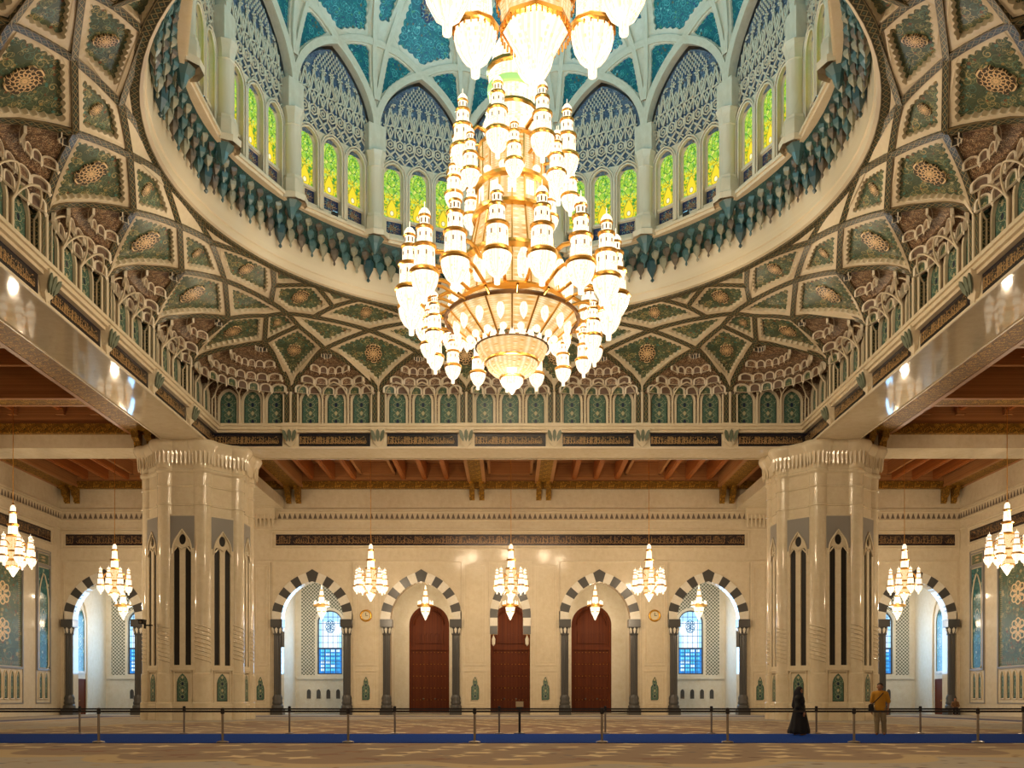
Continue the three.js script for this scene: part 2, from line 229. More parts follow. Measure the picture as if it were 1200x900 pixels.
// ---------------------------------------------------------------- materials
const std = (o) => new THREE.MeshStandardMaterial(o);
const phys = (o) => new THREE.MeshPhysicalMaterial(o);
const lin = (r, g, b) => new THREE.Color().setRGB(r, g, b);
const MARBLE = 0xe4d9c5;      // one cream marble throughout the hall
const M = {
  stone: std({ color: MARBLE, map: T.marble, roughness: 0.1 }),
  stoneTrim: std({ color: MARBLE, map: T.marble, roughness: 0.35 }),
  stoneVault: std({ color: MARBLE, map: T.marble, roughness: 0.33 }),
  soffit: std({ color: MARBLE, map: T.marble, roughness: 0.05 }),
  white: std({ color: 0xf0ede6, map: T.marble, roughness: 0.3 }),
  ringStone: std({ color: MARBLE, map: T.marble, roughness: 0.35 }),
  domeStone: std({ color: MARBLE, map: T.marble, roughness: 0.35 }),
  slate: std({ color: 0x4b4a49, roughness: 0.3 }),
  slateLight: std({ color: 0x8f8c88, roughness: 0.3 }),
  dark: std({ color: 0x1c1815, roughness: 0.5 }),
  green: std({ map: T.green, roughness: 0.3 }),
  teal: std({ map: T.teal, roughness: 0.35 }),
  tile: std({ map: T.tile, roughness: 0.25 }),
  wallTile: std({ map: T.wallTile, roughness: 0.2 }),
  niche: std({ map: T.niche, roughness: 0.2 }),
  filigree: std({ map: T.filigree, roughness: 0.35 }),
  medal: std({ map: T.medal, roughness: 0.3 }),
  medalDark: std({ map: T.medalDark, roughness: 0.35 }),
  chain: std({ map: T.chain, roughness: 0.3 }),
  frieze: std({ map: T.frieze, roughness: 0.25 }),
  wallScript: std({ map: T.wallScript, roughness: 0.2, metalness: 0.3 }),
  wood: std({ map: T.wood, roughness: 0.45 }),
  gild: phys({ map: T.gild, color: 0xfff0d0, roughness: 0.5, metalness: 0.15, specularIntensity: 0.35 }),
  lattice: std({ map: T.lattice, roughness: 0.4 }),
  door: phys({ map: T.door, roughness: 0.55, specularIntensity: 0.4 }),
  brass: std({ color: 0xd9a23f, metalness: 0.9, roughness: 0.3 }),
  gold: std({ color: 0xe3ab55, metalness: 1.0, roughness: 0.3 }),
  crystal: std({ color: 0x4a3c28, roughness: 0.25, emissive: lin(1.0, 0.88, 0.68), emissiveMap: T.gem, emissiveIntensity: 1.2 }),
  crystalHot: std({ color: 0x3a2f22, roughness: 0.25, emissive: lin(1.0, 0.90, 0.74), emissiveMap: T.facet, emissiveIntensity: 1.75 }),
  amber: std({ color: 0x6a5030, roughness: 0.3, emissive: lin(1.0, 0.84, 0.58), emissiveMap: T.gem, emissiveIntensity: 1.0 }),
  domeGlass: std({ color: 0x222222, roughness: 0.25, emissive: lin(1, 1, 1), emissiveMap: T.glassDome, emissiveIntensity: 1.0 }),
  nicheGlass: std({ color: 0x222222, roughness: 0.15, emissive: lin(1, 1, 1), emissiveMap: T.glassNiche, emissiveIntensity: 1.5 }),
  carpet: phys({ map: T.carpet, roughness: 1, specularIntensity: 0.12 }),
  runner: phys({ map: T.runner, roughness: 1, specularIntensity: 0.1 }),
  steel: std({ color: 0x8c8278, metalness: 0.8, roughness: 0.35 }),
  belt: std({ color: 0x1a1417, roughness: 0.7 }),
};
// ---------------------------------------------------------------- framed panels and ribs on curved vaults
function meanValue(poly, hs, q) {
  const n = poly.length, s = poly.map((p) => V2(p.x - q.x, p.y - q.y)), r = s.map((v) => v.length());
  for (let i = 0; i < n; i++) if (r[i] < 1e-5) return hs[i];
  const t = [];
  for (let i = 0; i < n; i++) { const j = (i + 1) % n, A = s[i].x * s[j].y - s[i].y * s[j].x, D = s[i].dot(s[j]); if (Math.abs(A) < 1e-9) { if (D < 0) { const k = r[i] / (r[i] + r[j]); return hs[i] * (1 - k) + hs[j] * k; } t.push(0); } else t.push((r[i] * r[j] - D) / A); }
  let W = 0, H = 0; for (let i = 0; i < n; i++) { const w = (t[(i + n - 1) % n] + t[i]) / r[i]; W += w; H += w * hs[i]; }
  return Math.abs(W) < 1e-9 ? 0 : H / W;
}
function triGeo(tris, uvs) { const g = new THREE.BufferGeometry(); g.setAttribute('position', new THREE.Float32BufferAttribute(tris.flatMap((v) => [v.x, v.y, v.z]), 3)); if (uvs) g.setAttribute('uv', new THREE.Float32BufferAttribute(uvs.flatMap((v) => [v.x, v.y]), 2)); g.computeVertexNormals(); return g; }
// A panel of the vault: a stone frame with a scalloped opening, a mosaic set back in it and, where it is large enough, a medallion.
function vaultPanel(loop, away, o) {
  const n = V(0, 0, 0), c = V(0, 0, 0), N = loop.length;
  loop.forEach((a, i) => { const b = loop[(i + 1) % N]; n.x += (a.y - b.y) * (a.z + b.z); n.y += (a.z - b.z) * (a.x + b.x); n.z += (a.x - b.x) * (a.y + b.y); c.add(a); });
  c.multiplyScalar(1 / N); n.normalize(); if (n.dot(away) < 0) n.negate();
  const e1 = V(0, 1, 0).addScaledVector(n, -n.y); if (e1.length() < 0.2) e1.set(c.x, 0, c.z).addScaledVector(n, -n.dot(V(c.x, 0, c.z))); e1.normalize(); const e2 = n.clone().cross(e1);
  let pts = loop.map((p) => { const d = p.clone().sub(c); return { x: d.dot(e1), y: d.dot(e2), h: d.dot(n) }; });
  let area = 0, gx = 0, gy = 0; pts.forEach((p, i) => { const q = pts[(i + 1) % N], k = p.x * q.y - p.y * q.x; area += k; gx += (p.x + q.x) * k; gy += (p.y + q.y) * k; });
  gx /= 3 * area; gy /= 3 * area; if (area < 0) pts.reverse();
  const hs = pts.map((p) => p.h), lift = (q, lv) => { const h = meanValue(pts, hs, q) + lv; return c.clone().addScaledVector(e1, q.x).addScaledVector(e2, q.y).addScaledVector(n, h); };
  const gap = (x, y) => { let d = 1e9; for (let i = 0; i < N; i++) { const p = pts[i], q = pts[(i + 1) % N], ux = q.x - p.x, uy = q.y - p.y, t = Math.min(1, Math.max(0, ((x - p.x) * ux + (y - p.y) * uy) / (ux * ux + uy * uy + 1e-12))); d = Math.min(d, Math.hypot(x - p.x - ux * t, y - p.y - uy * t)); } return d; };
  const inr = gap(gx, gy);
  const out = { inr }, face = (contour, holes, lv) => {
    const all = [...contour, ...holes.flat()], tr = THREE.ShapeUtils.triangulateShape(contour.map((p) => V2(p.x, p.y)), holes.map((h) => h.map((p) => V2(p.x, p.y))));
    const P = all.map((q) => lift(q, lv)), pos = [], uv = []; for (const [a, b, d] of tr) for (const k of [a, d, b]) { pos.push(P[k]); uv.push(V2(all[k].x, all[k].y)); }
    return triGeo(pos, uv);
  };
  const k = 1 - o.frame / inr;
  if (k < 0.16) { out.frame = face(pts, [], 0); return out; }
  const inner = pts.map((p) => { let lo = 0, hi = 1; for (let i = 0; i < 16; i++) { const m = (lo + hi) / 2; gap(gx + (p.x - gx) * m, gy + (p.y - gy) * m) > o.frame ? lo = m : hi = m; } return V2(gx + (p.x - gx) * lo, gy + (p.y - gy) * lo); }), lens = [0]; inner.forEach((p, i) => lens.push(lens[i] + p.distanceTo(inner[(i + 1) % N])));
  const L = lens[N], lobes = Math.max(9, Math.round(L / o.lobe)), sc = [], amp = o.amp * Math.min(1, inr);
  for (let i = 0, s = 0; i < lobes * 5; i++) { const d = i / (lobes * 5) * L; while (lens[s + 1] < d) s++; const f = (d - lens[s]) / Math.max(1e-6, lens[s + 1] - lens[s]), a = inner[s], b = inner[(s + 1) % N], t = b.clone().sub(a).normalize(), w = amp * (Math.abs(sin(i / 5 * PI)) - 0.6); sc.push(V2(a.x + (b.x - a.x) * f + t.y * w, a.y + (b.y - a.y) * f - t.x * w)); }
  out.frame = face(pts, [sc.slice().reverse()], 0);
  { const rings = 5, n = sc.length, pos = [], uv = [], idx = [], put = (q) => { const p = lift(q, o.depth); pos.push(p.x, p.y, p.z); uv.push(q.x, q.y); };
    put({ x: gx, y: gy }); for (let r = 1; r <= rings; r++) sc.forEach((q) => put({ x: gx + (q.x - gx) * r / rings, y: gy + (q.y - gy) * r / rings }));
    for (let i = 0; i < n; i++) { const j = (i + 1) % n; idx.push(0, 1 + j, 1 + i); for (let r = 0; r < rings - 1; r++) { const a = 1 + r * n + i, b = 1 + r * n + j, c2 = a + n, d = b + n; idx.push(a, b, c2, b, d, c2); } }
    const g = new THREE.BufferGeometry(); g.setAttribute('position', new THREE.Float32BufferAttribute(pos, 3)); g.setAttribute('uv', new THREE.Float32BufferAttribute(uv, 2)); g.setIndex(idx); g.computeVertexNormals(); out.mosaic = g; }
  const wall = []; sc.forEach((p, i) => { const q = sc[(i + 1) % sc.length], a = lift(p, 0), b = lift(q, 0), A = lift(p, o.depth), B = lift(q, o.depth); wall.push(a, b, A, b, B, A); });
  out.edge = triGeo(wall, wall.map(() => V2(0, 0)));
  if (inr * k > o.medalMin) {
    const R = Math.min(o.medalMax, inr * k * 0.55), sh = []; for (let i = 0; i < 48; i++) { const a = i / 48 * 2 * PI, r = R * (0.82 + 0.16 * Math.abs(cos(a * 4)) + 0.06 * cos(a * 2)); sh.push(V2(r * cos(a) * 1.15, r * sin(a) * 0.9)); }
    const P = sh.map((q) => lift({ x: gx + q.x, y: gy + q.y }, o.depth - 0.07)), B = sh.map((q) => lift({ x: gx + q.x, y: gy + q.y }, o.depth + 0.01)), m = lift({ x: gx, y: gy }, o.depth - 0.08), pos = [], uv = [], u = (q) => V2(0.5 + q.x / (2.3 * R), 0.5 + q.y / (2.3 * R));
    sh.forEach((q, i) => { const j = (i + 1) % 48; pos.push(m, P[j], P[i]); uv.push(V2(0.5, 0.5), u(sh[j]), u(q)); pos.push(P[i], P[j], B[i], P[j], B[j], B[i]); uv.push(u(q), u(sh[j]), u(q), u(sh[j]), u(sh[j]), u(q)); });
    out.medal = triGeo(pos, uv);
  }
  return out;
}
function addPanel(parent, name, loop, away, o, mats) {
  const r = vaultPanel(loop, away, o), g = grp(name, parent);
  mesh('panel_frame', r.edge ? [r.frame, r.edge] : r.frame, mats.frame, g);
  if (r.mosaic) mesh('mosaic', r.mosaic, mats.mosaic, g);
  if (r.medal) mesh('medallion', r.medal, mats.medal, g);
  return g;
}
// a rib of rectangular section along a line of points; ref(p) points away from the room
function rib(pts, w, down, up, ref) {
  const R = pts.map((p, i) => {
    const t = (pts[Math.min(i + 1, pts.length - 1)]).clone().sub(pts[Math.max(i - 1, 0)]).normalize(), r = ref(p), nn = r.clone().addScaledVector(t, -r.dot(t)).normalize(), b = t.clone().cross(nn);
    return [[-1, -down], [1, -down], [1, up], [-1, up]].map(([s, h]) => p.clone().addScaledVector(b, s * w / 2).addScaledVector(nn, h));
  });
  const pos = [], uv = []; let d = 0;
  for (let i = 0; i + 1 < R.length; i++) { const d1 = d + pts[i].distanceTo(pts[i + 1]); for (let k = 0; k < 4; k++) { const l = (k + 1) % 4, a = R[i][k], b = R[i][l], e = R[i + 1][l], f = R[i + 1][k]; pos.push(a, e, b, a, f, e); uv.push(V2(d, 0), V2(d1, 1), V2(d, 1), V2(d, 0), V2(d1, 0), V2(d1, 1)); } d = d1; }
  return triGeo(pos, uv);
}

// ---------------------------------------------------------------- floor
const HW = 35.2, NZ = -42.2;
const floor = struct('floor', 'wide carpeted floor of the prayer hall with a round flowered medallion', 'floor');
{ const g = new THREE.BoxGeometry(2 * HW + 0.6, 0.4, 80); const u = g.attributes.uv, p = g.attributes.position; for (let i = 0; i < p.count; i++) u.setXY(i, 0.5 + p.getX(i) / 72, 0.5 + p.getZ(i) / 72); g.translate(0, -0.2, 0); mesh('carpet', g, M.carpet, floor); }
const runnerRoll = top('blue_runner', 'long plain blue walkway carpet laid across the hall between the belt barriers', 'carpet');
mesh('runner', bx(-HW + 0.12, HW - 0.12, 0.0, 0.02, 4.65, 11.2), M.runner, runnerRoll);

// ---------------------------------------------------------------- the square of arches that carries the dome: beams, inscription, cornice
const A0 = 17.5, A1 = 19.9, YS = 16.1;
const sides = [0, 1, 2, 3].map((s) => new THREE.Matrix4().makeRotationY(-s * PI / 2));      // 0 back, 1 right, 2 front, 3 left
const SIDE = ['back', 'right', 'front', 'left'];
const beams = struct('trim_1', 'polished marble beams carrying the dome square with a gilded inscription band', 'beam');
for (let s = 0; s < 4; s++) {
  const side = grp('beam', beams); side.applyMatrix4(sides[s]); if (s === 2) side.position.z = 0.4;
  mesh('soffit', [bx(-A1, A1, YS, 16.95, -A1, -A0)], M.soffit, side);
  mesh('edge_moulding', [bx(-A0, A0, YS - 0.02, YS + 0.09, -A0, -A0 + 0.07), bx(-A1, A1, YS - 0.05, YS + 0.12, -A1 - 0.06, -A1)], M.stoneTrim, side);
  mesh('cornice', [bx(-A0 + 0.05, A0 - 0.05, 16.98, 17.12, -A0, -A0 + 0.22), bx(-A0 + 0.05, A0 - 0.05, 17.12, 17.3, -A0 - 0.3, -A0 + 0.36), bx(-A0 + 0.05, A0 - 0.05, 17.3, 17.45, -A0 - 0.5, -A0 + 0.46)], M.stoneVault, side);
  for (let k = -3; k <= 3; k++) {
    const edge = Math.abs(k) === 3, x0 = edge ? (k < 0 ? -A0 : 13.5) : k * 5.2 - 2.1, x1 = edge ? (k < 0 ? -13.5 : A0) : k * 5.2 + 2.1, g = bx(x0, x1, 16.17, 16.94, -A0, -A0 + 0.04);
    mesh('inscription', fitUV(g), M.frieze, side);
  }
  for (let k = 0; k < 6; k++) {           // leaf brackets under the cornice
    const x = -13 + k * 5.2, b = grp('bracket', side), prof = [[-0.45, 1.08], [0.45, 1.08], [0.4, 0.75], [0.28, 0.4], [0.3, 0.28], [0, 0], [-0.3, 0.28], [-0.28, 0.4], [-0.4, 0.75]];
    const p = plate(prof, [], 0, 0.3); { const q = p.attributes.position; for (let i = 0; i < q.count; i++) if (q.getZ(i) > 0.1) q.setZ(i, 0.08 + q.getY(i) * 0.34); } p.computeVertexNormals(); p.translate(x, 16.12, -A0 + 0.02);
    mesh('leaf', p, M.stoneVault, b);
    const lf = [-1, 0, 1].map((q) => { const e = plate([[0, 0], [0.11, 0.28], [0.09, 0.6], [0, 0.72], [-0.09, 0.6], [-0.11, 0.28]], [], 0, 0.06); e.rotateX(0.3); e.rotateZ(-q * 0.3); e.translate(x + q * 0.16, 16.42, -A0 + 0.24); return e; });
    mesh('leaf_inlay', lf, M.leafGrey || (M.leafGrey = std({ color: 0x66705f, roughness: 0.4 })), b);
  }
}

// ---------------------------------------------------------------- the star net of ribs between the square and the ring
// plan positions (across, outwards, height) of the rib crossings of one eighth of the square
const RG = 14.05, YR = 22.4;
const NODE = { p1: [2.6, A0, 19.2], p2: [7.8, A0, 19.2], p3: [13, A0, 19.2], a0: [0, 15.2, 20.9], a1: [5.2, 15.1, 20.9], a2: [10.4, 14.55, 20.9], a3: [13.5, 13.5, 20.85],
  c1: [2.6, 14.28, 21.65], c2: [7.8, 13.93, 21.68], c3: [11.48, 12.87, 21.5], d: [11.85, 11.85, 21.75], e: [10.54, 12.38, 21.78], f: [9.45, 11.95, 22.15], g: [RG * Math.SQRT1_2, RG * Math.SQRT1_2, YR],
  h0: [0, RG, YR], h1: [4.9, 13.65, 22.1], q1: [RG * sin(0.175), RG * cos(0.175), YR], r2: [RG * sin(0.6), RG * cos(0.6), YR] };
const EDGES = ['p1 a0', 'p1 a1', 'p2 a1', 'p2 a2', 'p3 a2', 'p3 a3', 'a0 c1', 'a1 c1', 'a1 c2', 'a2 c2', 'a2 c3', 'a3 c3', 'c1 h0', 'c1 h1', 'c2 h1', 'c2 e', 'c3 d', 'e d', 'e f', 'f r2', 'f g', 'h1 q1', 'h1 r2'];
const FACES = ['p1 a0 c1 a1', 'p2 a1 c2 a2', 'p3 a2 c3 a3', 'a1 c1 h1 c2', 'a2 c2 e d c3', 'c1 h0 q1 h1', 'h1 q1 r2', 'c2 h1 r2 f e', 'f r2 g'];
const vault = struct('ceiling_1', 'net vault of crossing stone ribs with scalloped green mosaic panels around the dome ring', 'vault');
const place = (s, m, swap) => ([u, w, y]) => { const [a, b] = swap ? [w, u] : [u, w]; return V(a * m, y, -b).applyMatrix4(sides[s]); };
function edgePts(na, nb, put, n = 7) {
  const A = NODE[na], B = NODE[nb], o = [];
  for (let i = 0; i <= n; i++) {
    let t = i / n, y;
    if (na[0] === 'p') { const f = t * 1.13, k = (1 - cos(f)) / (1 - cos(1.13)); y = A[2] + (B[2] - A[2]) * sin(f) / sin(1.13); t = k; }
    else if (A[1] * A[1] + A[0] * A[0] < RG * RG + 0.1 && B[1] * B[1] + B[0] * B[0] < RG * RG + 0.1 && 'hqrg'.includes(na[0]) && 'hqrg'.includes(nb[0]) && na !== 'h1' && nb !== 'h1') { const a = Math.atan2(A[0], A[1]), b = Math.atan2(B[0], B[1]), q = a + (b - a) * t; o.push(put([RG * sin(q), RG * cos(q), YR])); continue; }
    else y = A[2] + (B[2] - A[2]) * t + 0.09 * Math.hypot(A[0] - B[0], A[1] - B[1]) * t * (1 - t);
    o.push(put([A[0] + (B[0] - A[0]) * t, A[1] + (B[1] - A[1]) * t, y]));
  }
  return o;
}
function loopOf(list, put) { const L = []; list.forEach((a, i) => { const b = list[(i + 1) % list.length]; let e; const flip = b[0] === 'p' ; e = flip ? edgePts(b, a, put).reverse() : edgePts(a, b, put); L.push(...e.slice(0, -1)); }); return L; }
const awayVault = (p) => V(p.x, 0, p.z).normalize().multiplyScalar(0.55).add(V(0, 1, 0)).normalize();
const PAN = { frame: 0.33, depth: 0.2, lobe: 0.3, amp: 0.1, medalMin: 0.42, medalMax: 0.6 };
const vaultMats = { frame: M.stoneVault, mosaic: M.green, medal: M.medal };
for (let s = 0; s < 4; s++) {
  for (const m of [-1, 1]) {
    const put = place(s, m, false);
    for (const f of FACES) { const loop = loopOf(f.split(' '), put), c = loop.reduce((a, b) => a.add(b), V(0, 0, 0)).multiplyScalar(1 / loop.length); addPanel(vault, 'vault_panel', loop, awayVault(c), { ...PAN, frame: 'hf'.includes(f[0]) ? 0.2 : 0.33 }, vaultMats); }
    for (const e of EDGES) { const [a, b] = e.split(' '), arch = a[0] === 'p'; mesh(arch ? 'arch_rib' : 'rib', rib(edgePts(a, b, put, 9), arch ? 0.3 : 0.24, 0.07, arch ? 0.75 : 0.2, awayVault), M.chain, vault); }
  }
  const put = place(s, 1, false), putM = place(s, -1, false), putS = place(s, 1, true);
  const B0 = [...edgePts('a0', 'c1', put).slice(0, -1), ...edgePts('c1', 'h0', put).slice(0, -1), ...edgePts('c1', 'h0', putM).reverse().slice(0, -1), ...edgePts('a0', 'c1', putM).reverse().slice(0, -1)];
  addPanel(vault, 'vault_panel', B0, awayVault(B0[0]), PAN, vaultMats);
  const B3 = [...edgePts('a3', 'c3', put).slice(0, -1), ...edgePts('c3', 'd', put).slice(0, -1), ...edgePts('c3', 'd', putS).reverse().slice(0, -1), ...edgePts('a3', 'c3', putS).reverse().slice(0, -1)];
  addPanel(vault, 'vault_panel', B3, awayVault(B3[0]), { ...PAN, frame: 0.22 }, vaultMats);
  const D = [...edgePts('e', 'd', put).reverse().slice(0, -1), ...edgePts('e', 'f', put).slice(0, -1), ...edgePts('f', 'g', put).slice(0, -1), ...edgePts('f', 'g', putS).reverse().slice(0, -1), ...edgePts('e', 'f', putS).reverse().slice(0, -1), ...edgePts('e', 'd', putS).slice(0, -1)];
  addPanel(vault, 'vault_panel', D, awayVault(D[0]), PAN, vaultMats);
}
{ const pts = []; for (let i = 0; i <= 96; i++) { const a = i / 96 * 2 * PI; pts.push(V(RG * sin(a), YR, -RG * cos(a))); } mesh('ring_rib', rib(pts, 0.34, 0.1, 0.3, () => V(0, 1, 0)), M.chain, vault); }

// ---------------------------------------------------------------- the arches under the net: piers, pointed tile panels, honeycomb cells
const arcade = struct('trim_2', 'arcade of small pointed green tile panels with honeycomb vaulting above the cornice', 'arcade');
const lancetTile = fitUV(flat(lancet(0, 0, 0.5, 1.5, 0.62), [], 0)), lancetFrame = plate(ring(lancet(0, 0, 0.5, 1.5, 0.62), 0.14), [lancet(0, 0.0, 0.5, 1.5, 0.62)], 0, 0.14);
const hood = join([tube(archPts(0.74, 0.98, 8).map(([x, y]) => V(x, 1.6 + y * 0.85, 0.14 + y * 0.55)), 0.045, 5), ...[-1, 1].map((q) => cyl(0.06, 0.05, 1.62, q * 0.74, 0, 0.12, 6))]);
const cellGeo = (() => { const l = lancet(0, -1, 0.34, -0.5, 0.36, 4), g = plate(ring(l, 0.13).map(([x, y]) => [x, Math.max(y, -1.02)]), [l], 0, 0.3), d = lathe([[0.02, -1.3], [0.08, -1.12], [0.12, -1.0]], 5, true); d.translate(0.48, 0, 0.12); return join([g, d]); })();
const cellBack = flat(lancet(0, -1, 0.34, -0.5, 0.36, 4), [], 0.04);
function honeycomb(parent, L, R, wallMid, apexY, rows) {
  // L(y), R(y): the arch's two flanks; wallMid: the point of the wall farthest behind it
  const y0 = 19.35, tiers = [[0, 0.14], [0.3, 0.34], [0.56, 0.6], [0.8, 0.86]];
  const line = (y, f, n = 10) => { const a = L(y), b = R(y), o = []; for (let i = 0; i <= n; i++) { const t = i / n, p = a.clone().lerp(b, t), back = V(wallMid.x, 0, wallMid.z).sub(V((a.x + b.x) / 2, 0, (a.z + b.z) / 2)); p.addScaledVector(back, (1 - f) * Math.pow(sin(PI * t), 0.6)); p.y = y; o.push(p); } return o; };
  const pos = [], uv = []; let prev = null;
  const strip = (A, B) => { for (let i = 0; i + 1 < A.length; i++) { pos.push(A[i], B[i], A[i + 1], A[i + 1], B[i], B[i + 1]); const w = A[0].distanceTo(A[A.length - 1]), u0 = i / (A.length - 1) * w, u1 = (i + 1) / (A.length - 1) * w, h = A[i].distanceTo(B[i]); uv.push(V2(u0, 0), V2(u0, h), V2(u1, 0), V2(u1, 0), V2(u0, h), V2(u1, h)); } };
  tiers.forEach(([h, f], j) => {
    const ya = y0 + (apexY - y0) * h, yb = y0 + (apexY - y0) * (tiers[j + 1] ? tiers[j + 1][0] : 0.97), a = line(ya, f), b = line(yb, f);
    if (prev) strip(prev, a); strip(a, b); prev = b;
    const n = rows[j], cl = line(yb - 0.02, f + 0.03, n * 2);
    for (let k = 0; k < n; k++) { const p = cl[2 * k + 1], q = cl[2 * k + 2], r = cl[2 * k], sz = r.distanceTo(q), m = grp('honeycomb_cell', parent); m.position.copy(p); m.position.y = yb; m.scale.set(sz * 0.98, (yb - ya) * 1.05, sz * 0.5); m.rotation.y = Math.atan2(-(q.z - r.z), q.x - r.x); mesh('cell_arch', cellGeo, M.cellStone || (M.cellStone = std({ color: MARBLE, roughness: 0.35 })), m); mesh('cell_hollow', cellBack, j === 3 ? M.slate : (k + j) % 2 ? M.dark2 || (M.dark2 = std({ color: 0x6d5748, roughness: 0.5 })) : j === 0 ? M.green : M.filigree, m); }
  });
  mesh('honeycomb_vault', triGeo(pos, uv), M.filigree, parent);
}
const archAt = (pa, pb, put) => { const pts = edgePts(pa, pb, put, 24); return (y) => { for (let i = 0; i + 1 < pts.length; i++) if (y <= pts[i + 1].y) { const t = Math.max(0, (y - pts[i].y) / (pts[i + 1].y - pts[i].y)); return pts[i].clone().lerp(pts[i + 1], t); } return pts[pts.length - 1].clone(); }; };
for (let s = 0; s < 4; s++) {
  const seen = s !== 2, side = grp('arcade_side', arcade), P = place(s, 1, false), Q = place(s, -1, false), S = place(s, 1, true);
  { const g = bx(-A0 - 0.5, A0 + 0.5, 17.3, 21.2, -A0 - 0.9, -A0 - 0.42); g.applyMatrix4(sides[s]); mesh('backing', g, M.filigree, side); }
  const yaw = -s * PI / 2;
  const tileSet = (x) => {
    const o = [[lancetTile, M.tile, 'tile_panel', 0.02], [lancetFrame, M.stoneVault, 'panel_surround', 0], [hood, M.stoneVault, 'hood', 0.1]];
    for (const [g, m, nm, dz] of o) { const q = mesh(nm, g, m, side); q.position.copy(V(x, 17.45, -A0 - 0.4 + dz).applyMatrix4(sides[s])); q.rotation.y = yaw; }
  };
  if (!seen) continue;
  for (let k = -2; k <= 2; k++) for (let j = -1; j <= 1; j++) tileSet(k * 5.2 + j * 1.52);
  for (const q of [-1, 1]) for (let j = 0; j < 3; j++) tileSet(q * (13.95 + j * 1.42));
  for (let k = 0; k < 6; k++) {          // clustered piers
    const x = -13 + k * 5.2, M4 = sides[s], pier = grp('pier', side);
    const put = (g) => { g.applyMatrix4(M4); return g; };
    const band = (dx, w) => { const g = rib([V(x + dx, 17.45, -A0 + 0.02), V(x + dx, 18.3, -A0 + 0.02), V(x + dx, 19.25, -A0 + 0.02)], w, 0.1, 0.5, () => V(0, 0, -1)); return put(g); };
    mesh('patterned_shaft', [band(-0.23, 0.26), band(0.23, 0.26)], M.chain, pier);
    mesh('stone_shaft', [put(cyl(0.08, 0.08, 1.95, x, 17.45, -A0 + 0.1, 8)), put(cyl(0.06, 0.06, 1.8, x - 0.42, 17.45, -A0 + 0.06, 6)), put(cyl(0.06, 0.06, 1.8, x + 0.42, 17.45, -A0 + 0.06, 6)), put(bx(x - 0.5, x + 0.5, 17.45, 17.56, -A0 - 0.4, -A0 + 0.2))], M.stoneVault, pier);
  }
  const W = (x) => V(x, 0, -A0 - 0.3).applyMatrix4(sides[s]);
  honeycomb(side, archAt('p1', 'a0', Q), archAt('p1', 'a0', P), W(0), 20.9, [6, 5, 5, 4]);
  for (const [m, put] of [[1, P], [-1, Q]]) {
    const fl = m > 0 ? [archAt('p1', 'a1', put), archAt('p2', 'a1', put)] : [archAt('p2', 'a1', put), archAt('p1', 'a1', put)]; honeycomb(side, ...fl, W(m * 5.2), 20.9, [6, 5, 5, 4]);
    const f2 = m > 0 ? [archAt('p2', 'a2', put), archAt('p3', 'a2', put)] : [archAt('p3', 'a2', put), archAt('p2', 'a2', put)]; honeycomb(side, ...f2, W(m * 10.4), 20.9, [6, 5, 5, 4]);
  }
  // the corner arch, spanning the corner diagonally
  honeycomb(side, archAt('p3', 'a3', P), archAt('p3', 'a3', S), V(16.3, 0, -16.3).applyMatrix4(sides[s]), 20.85, [9, 8, 7, 5]);
}
// ---------------------------------------------------------------- dome: white ring band, hanging frieze, window drum, ribbed shell
const dome = struct('ceiling_2', 'blue lit ribbed dome with stained glass drum windows and hanging honeycomb frieze', 'dome');
const NB = 16, BA = 2 * PI / NB;
mesh('ring_band', lathe([[RG - 0.1, YR - 0.05], [13.75, YR + 0.02], [13.72, 22.75], [13.66, 22.8], [13.62, 23.5], [13.6, 24.2]], 96), M.ringStone, dome);
mesh('frieze_back', (() => { const g = lathe([[13.58, 24.0], [13.2, 24.25], [12.9, 24.6], [12.62, 24.95]], 96); const u = g.attributes.uv; for (let i = 0; i < u.count; i++) u.setXY(i, u.getX(i) * 80, u.getY(i) * 2); return g; })(), std({ map: T.teal, color: 0x8f8a80, roughness: 0.35 }), dome);
{ // pendants of the frieze: three staggered rows, a longer drop under every pier
  const drop = (h, w, tip) => { const g = lathe([[0.02, -h], [0.07 * tip, -h + 0.1], [0.035, -h + 0.22], [w * 0.42, -h * 0.42], [w * 0.5, -0.12], [w * 0.36, 0]], 5, true); return g; };
  const pts = [drop(0.85, 0.46, 1), drop(0.7, 0.46, 0.7), drop(0.6, 0.46, 0.7), drop(1.15, 0.6, 1.5)];
  const cols = [M.frTeal = std({ color: 0x4a6c70, roughness: 0.3 }), M.frBrown = std({ color: 0x645a4e, roughness: 0.35 }), M.frPale = std({ color: 0x94937f, roughness: 0.3 }), M.frDeep = std({ color: 0x2f4c54, roughness: 0.3 })];
  const rest = [];
  for (let row = 0; row < 3; row++) for (let k = 0; k < 128; k++) {
    const pier = row === 0 && k % 8 === 4, th = (k + (row === 1 ? 0.5 : 0)) / 128 * 2 * PI, r = [13.38, 13.12, 12.86][row], y = [24.2, 24.5, 24.85][row], g = pts[pier ? 3 : row];
    const front = cos(th) < -0.45;      // th = 0 looks to the back wall
    if (front) { const q = g.clone(); q.translate(r * sin(th), y, -r * cos(th)); rest.push(q); continue; }
    const m = mesh('pendant', g, pier ? cols[3] : cols[(k + row * 2 + (k * 7) % 3) % 3], dome); m.position.set(r * sin(th), y, -r * cos(th)); m.rotation.y = -th;
  }
  const m = mesh('pendant_fringe', rest, cols[0], dome); m.userData.kind = 'stuff';
  for (let k = 0; k < NB; k++) { const th = (k + 0.5) * BA, m2 = mesh('pier_corbel', lathe([[0.02, -0.8], [0.16, -0.6], [0.26, -0.3], [0.5, -0.02]], 8, true), cols[0], dome); m2.position.set(12.6 * sin(th), 25.0, -12.6 * cos(th)); }
}
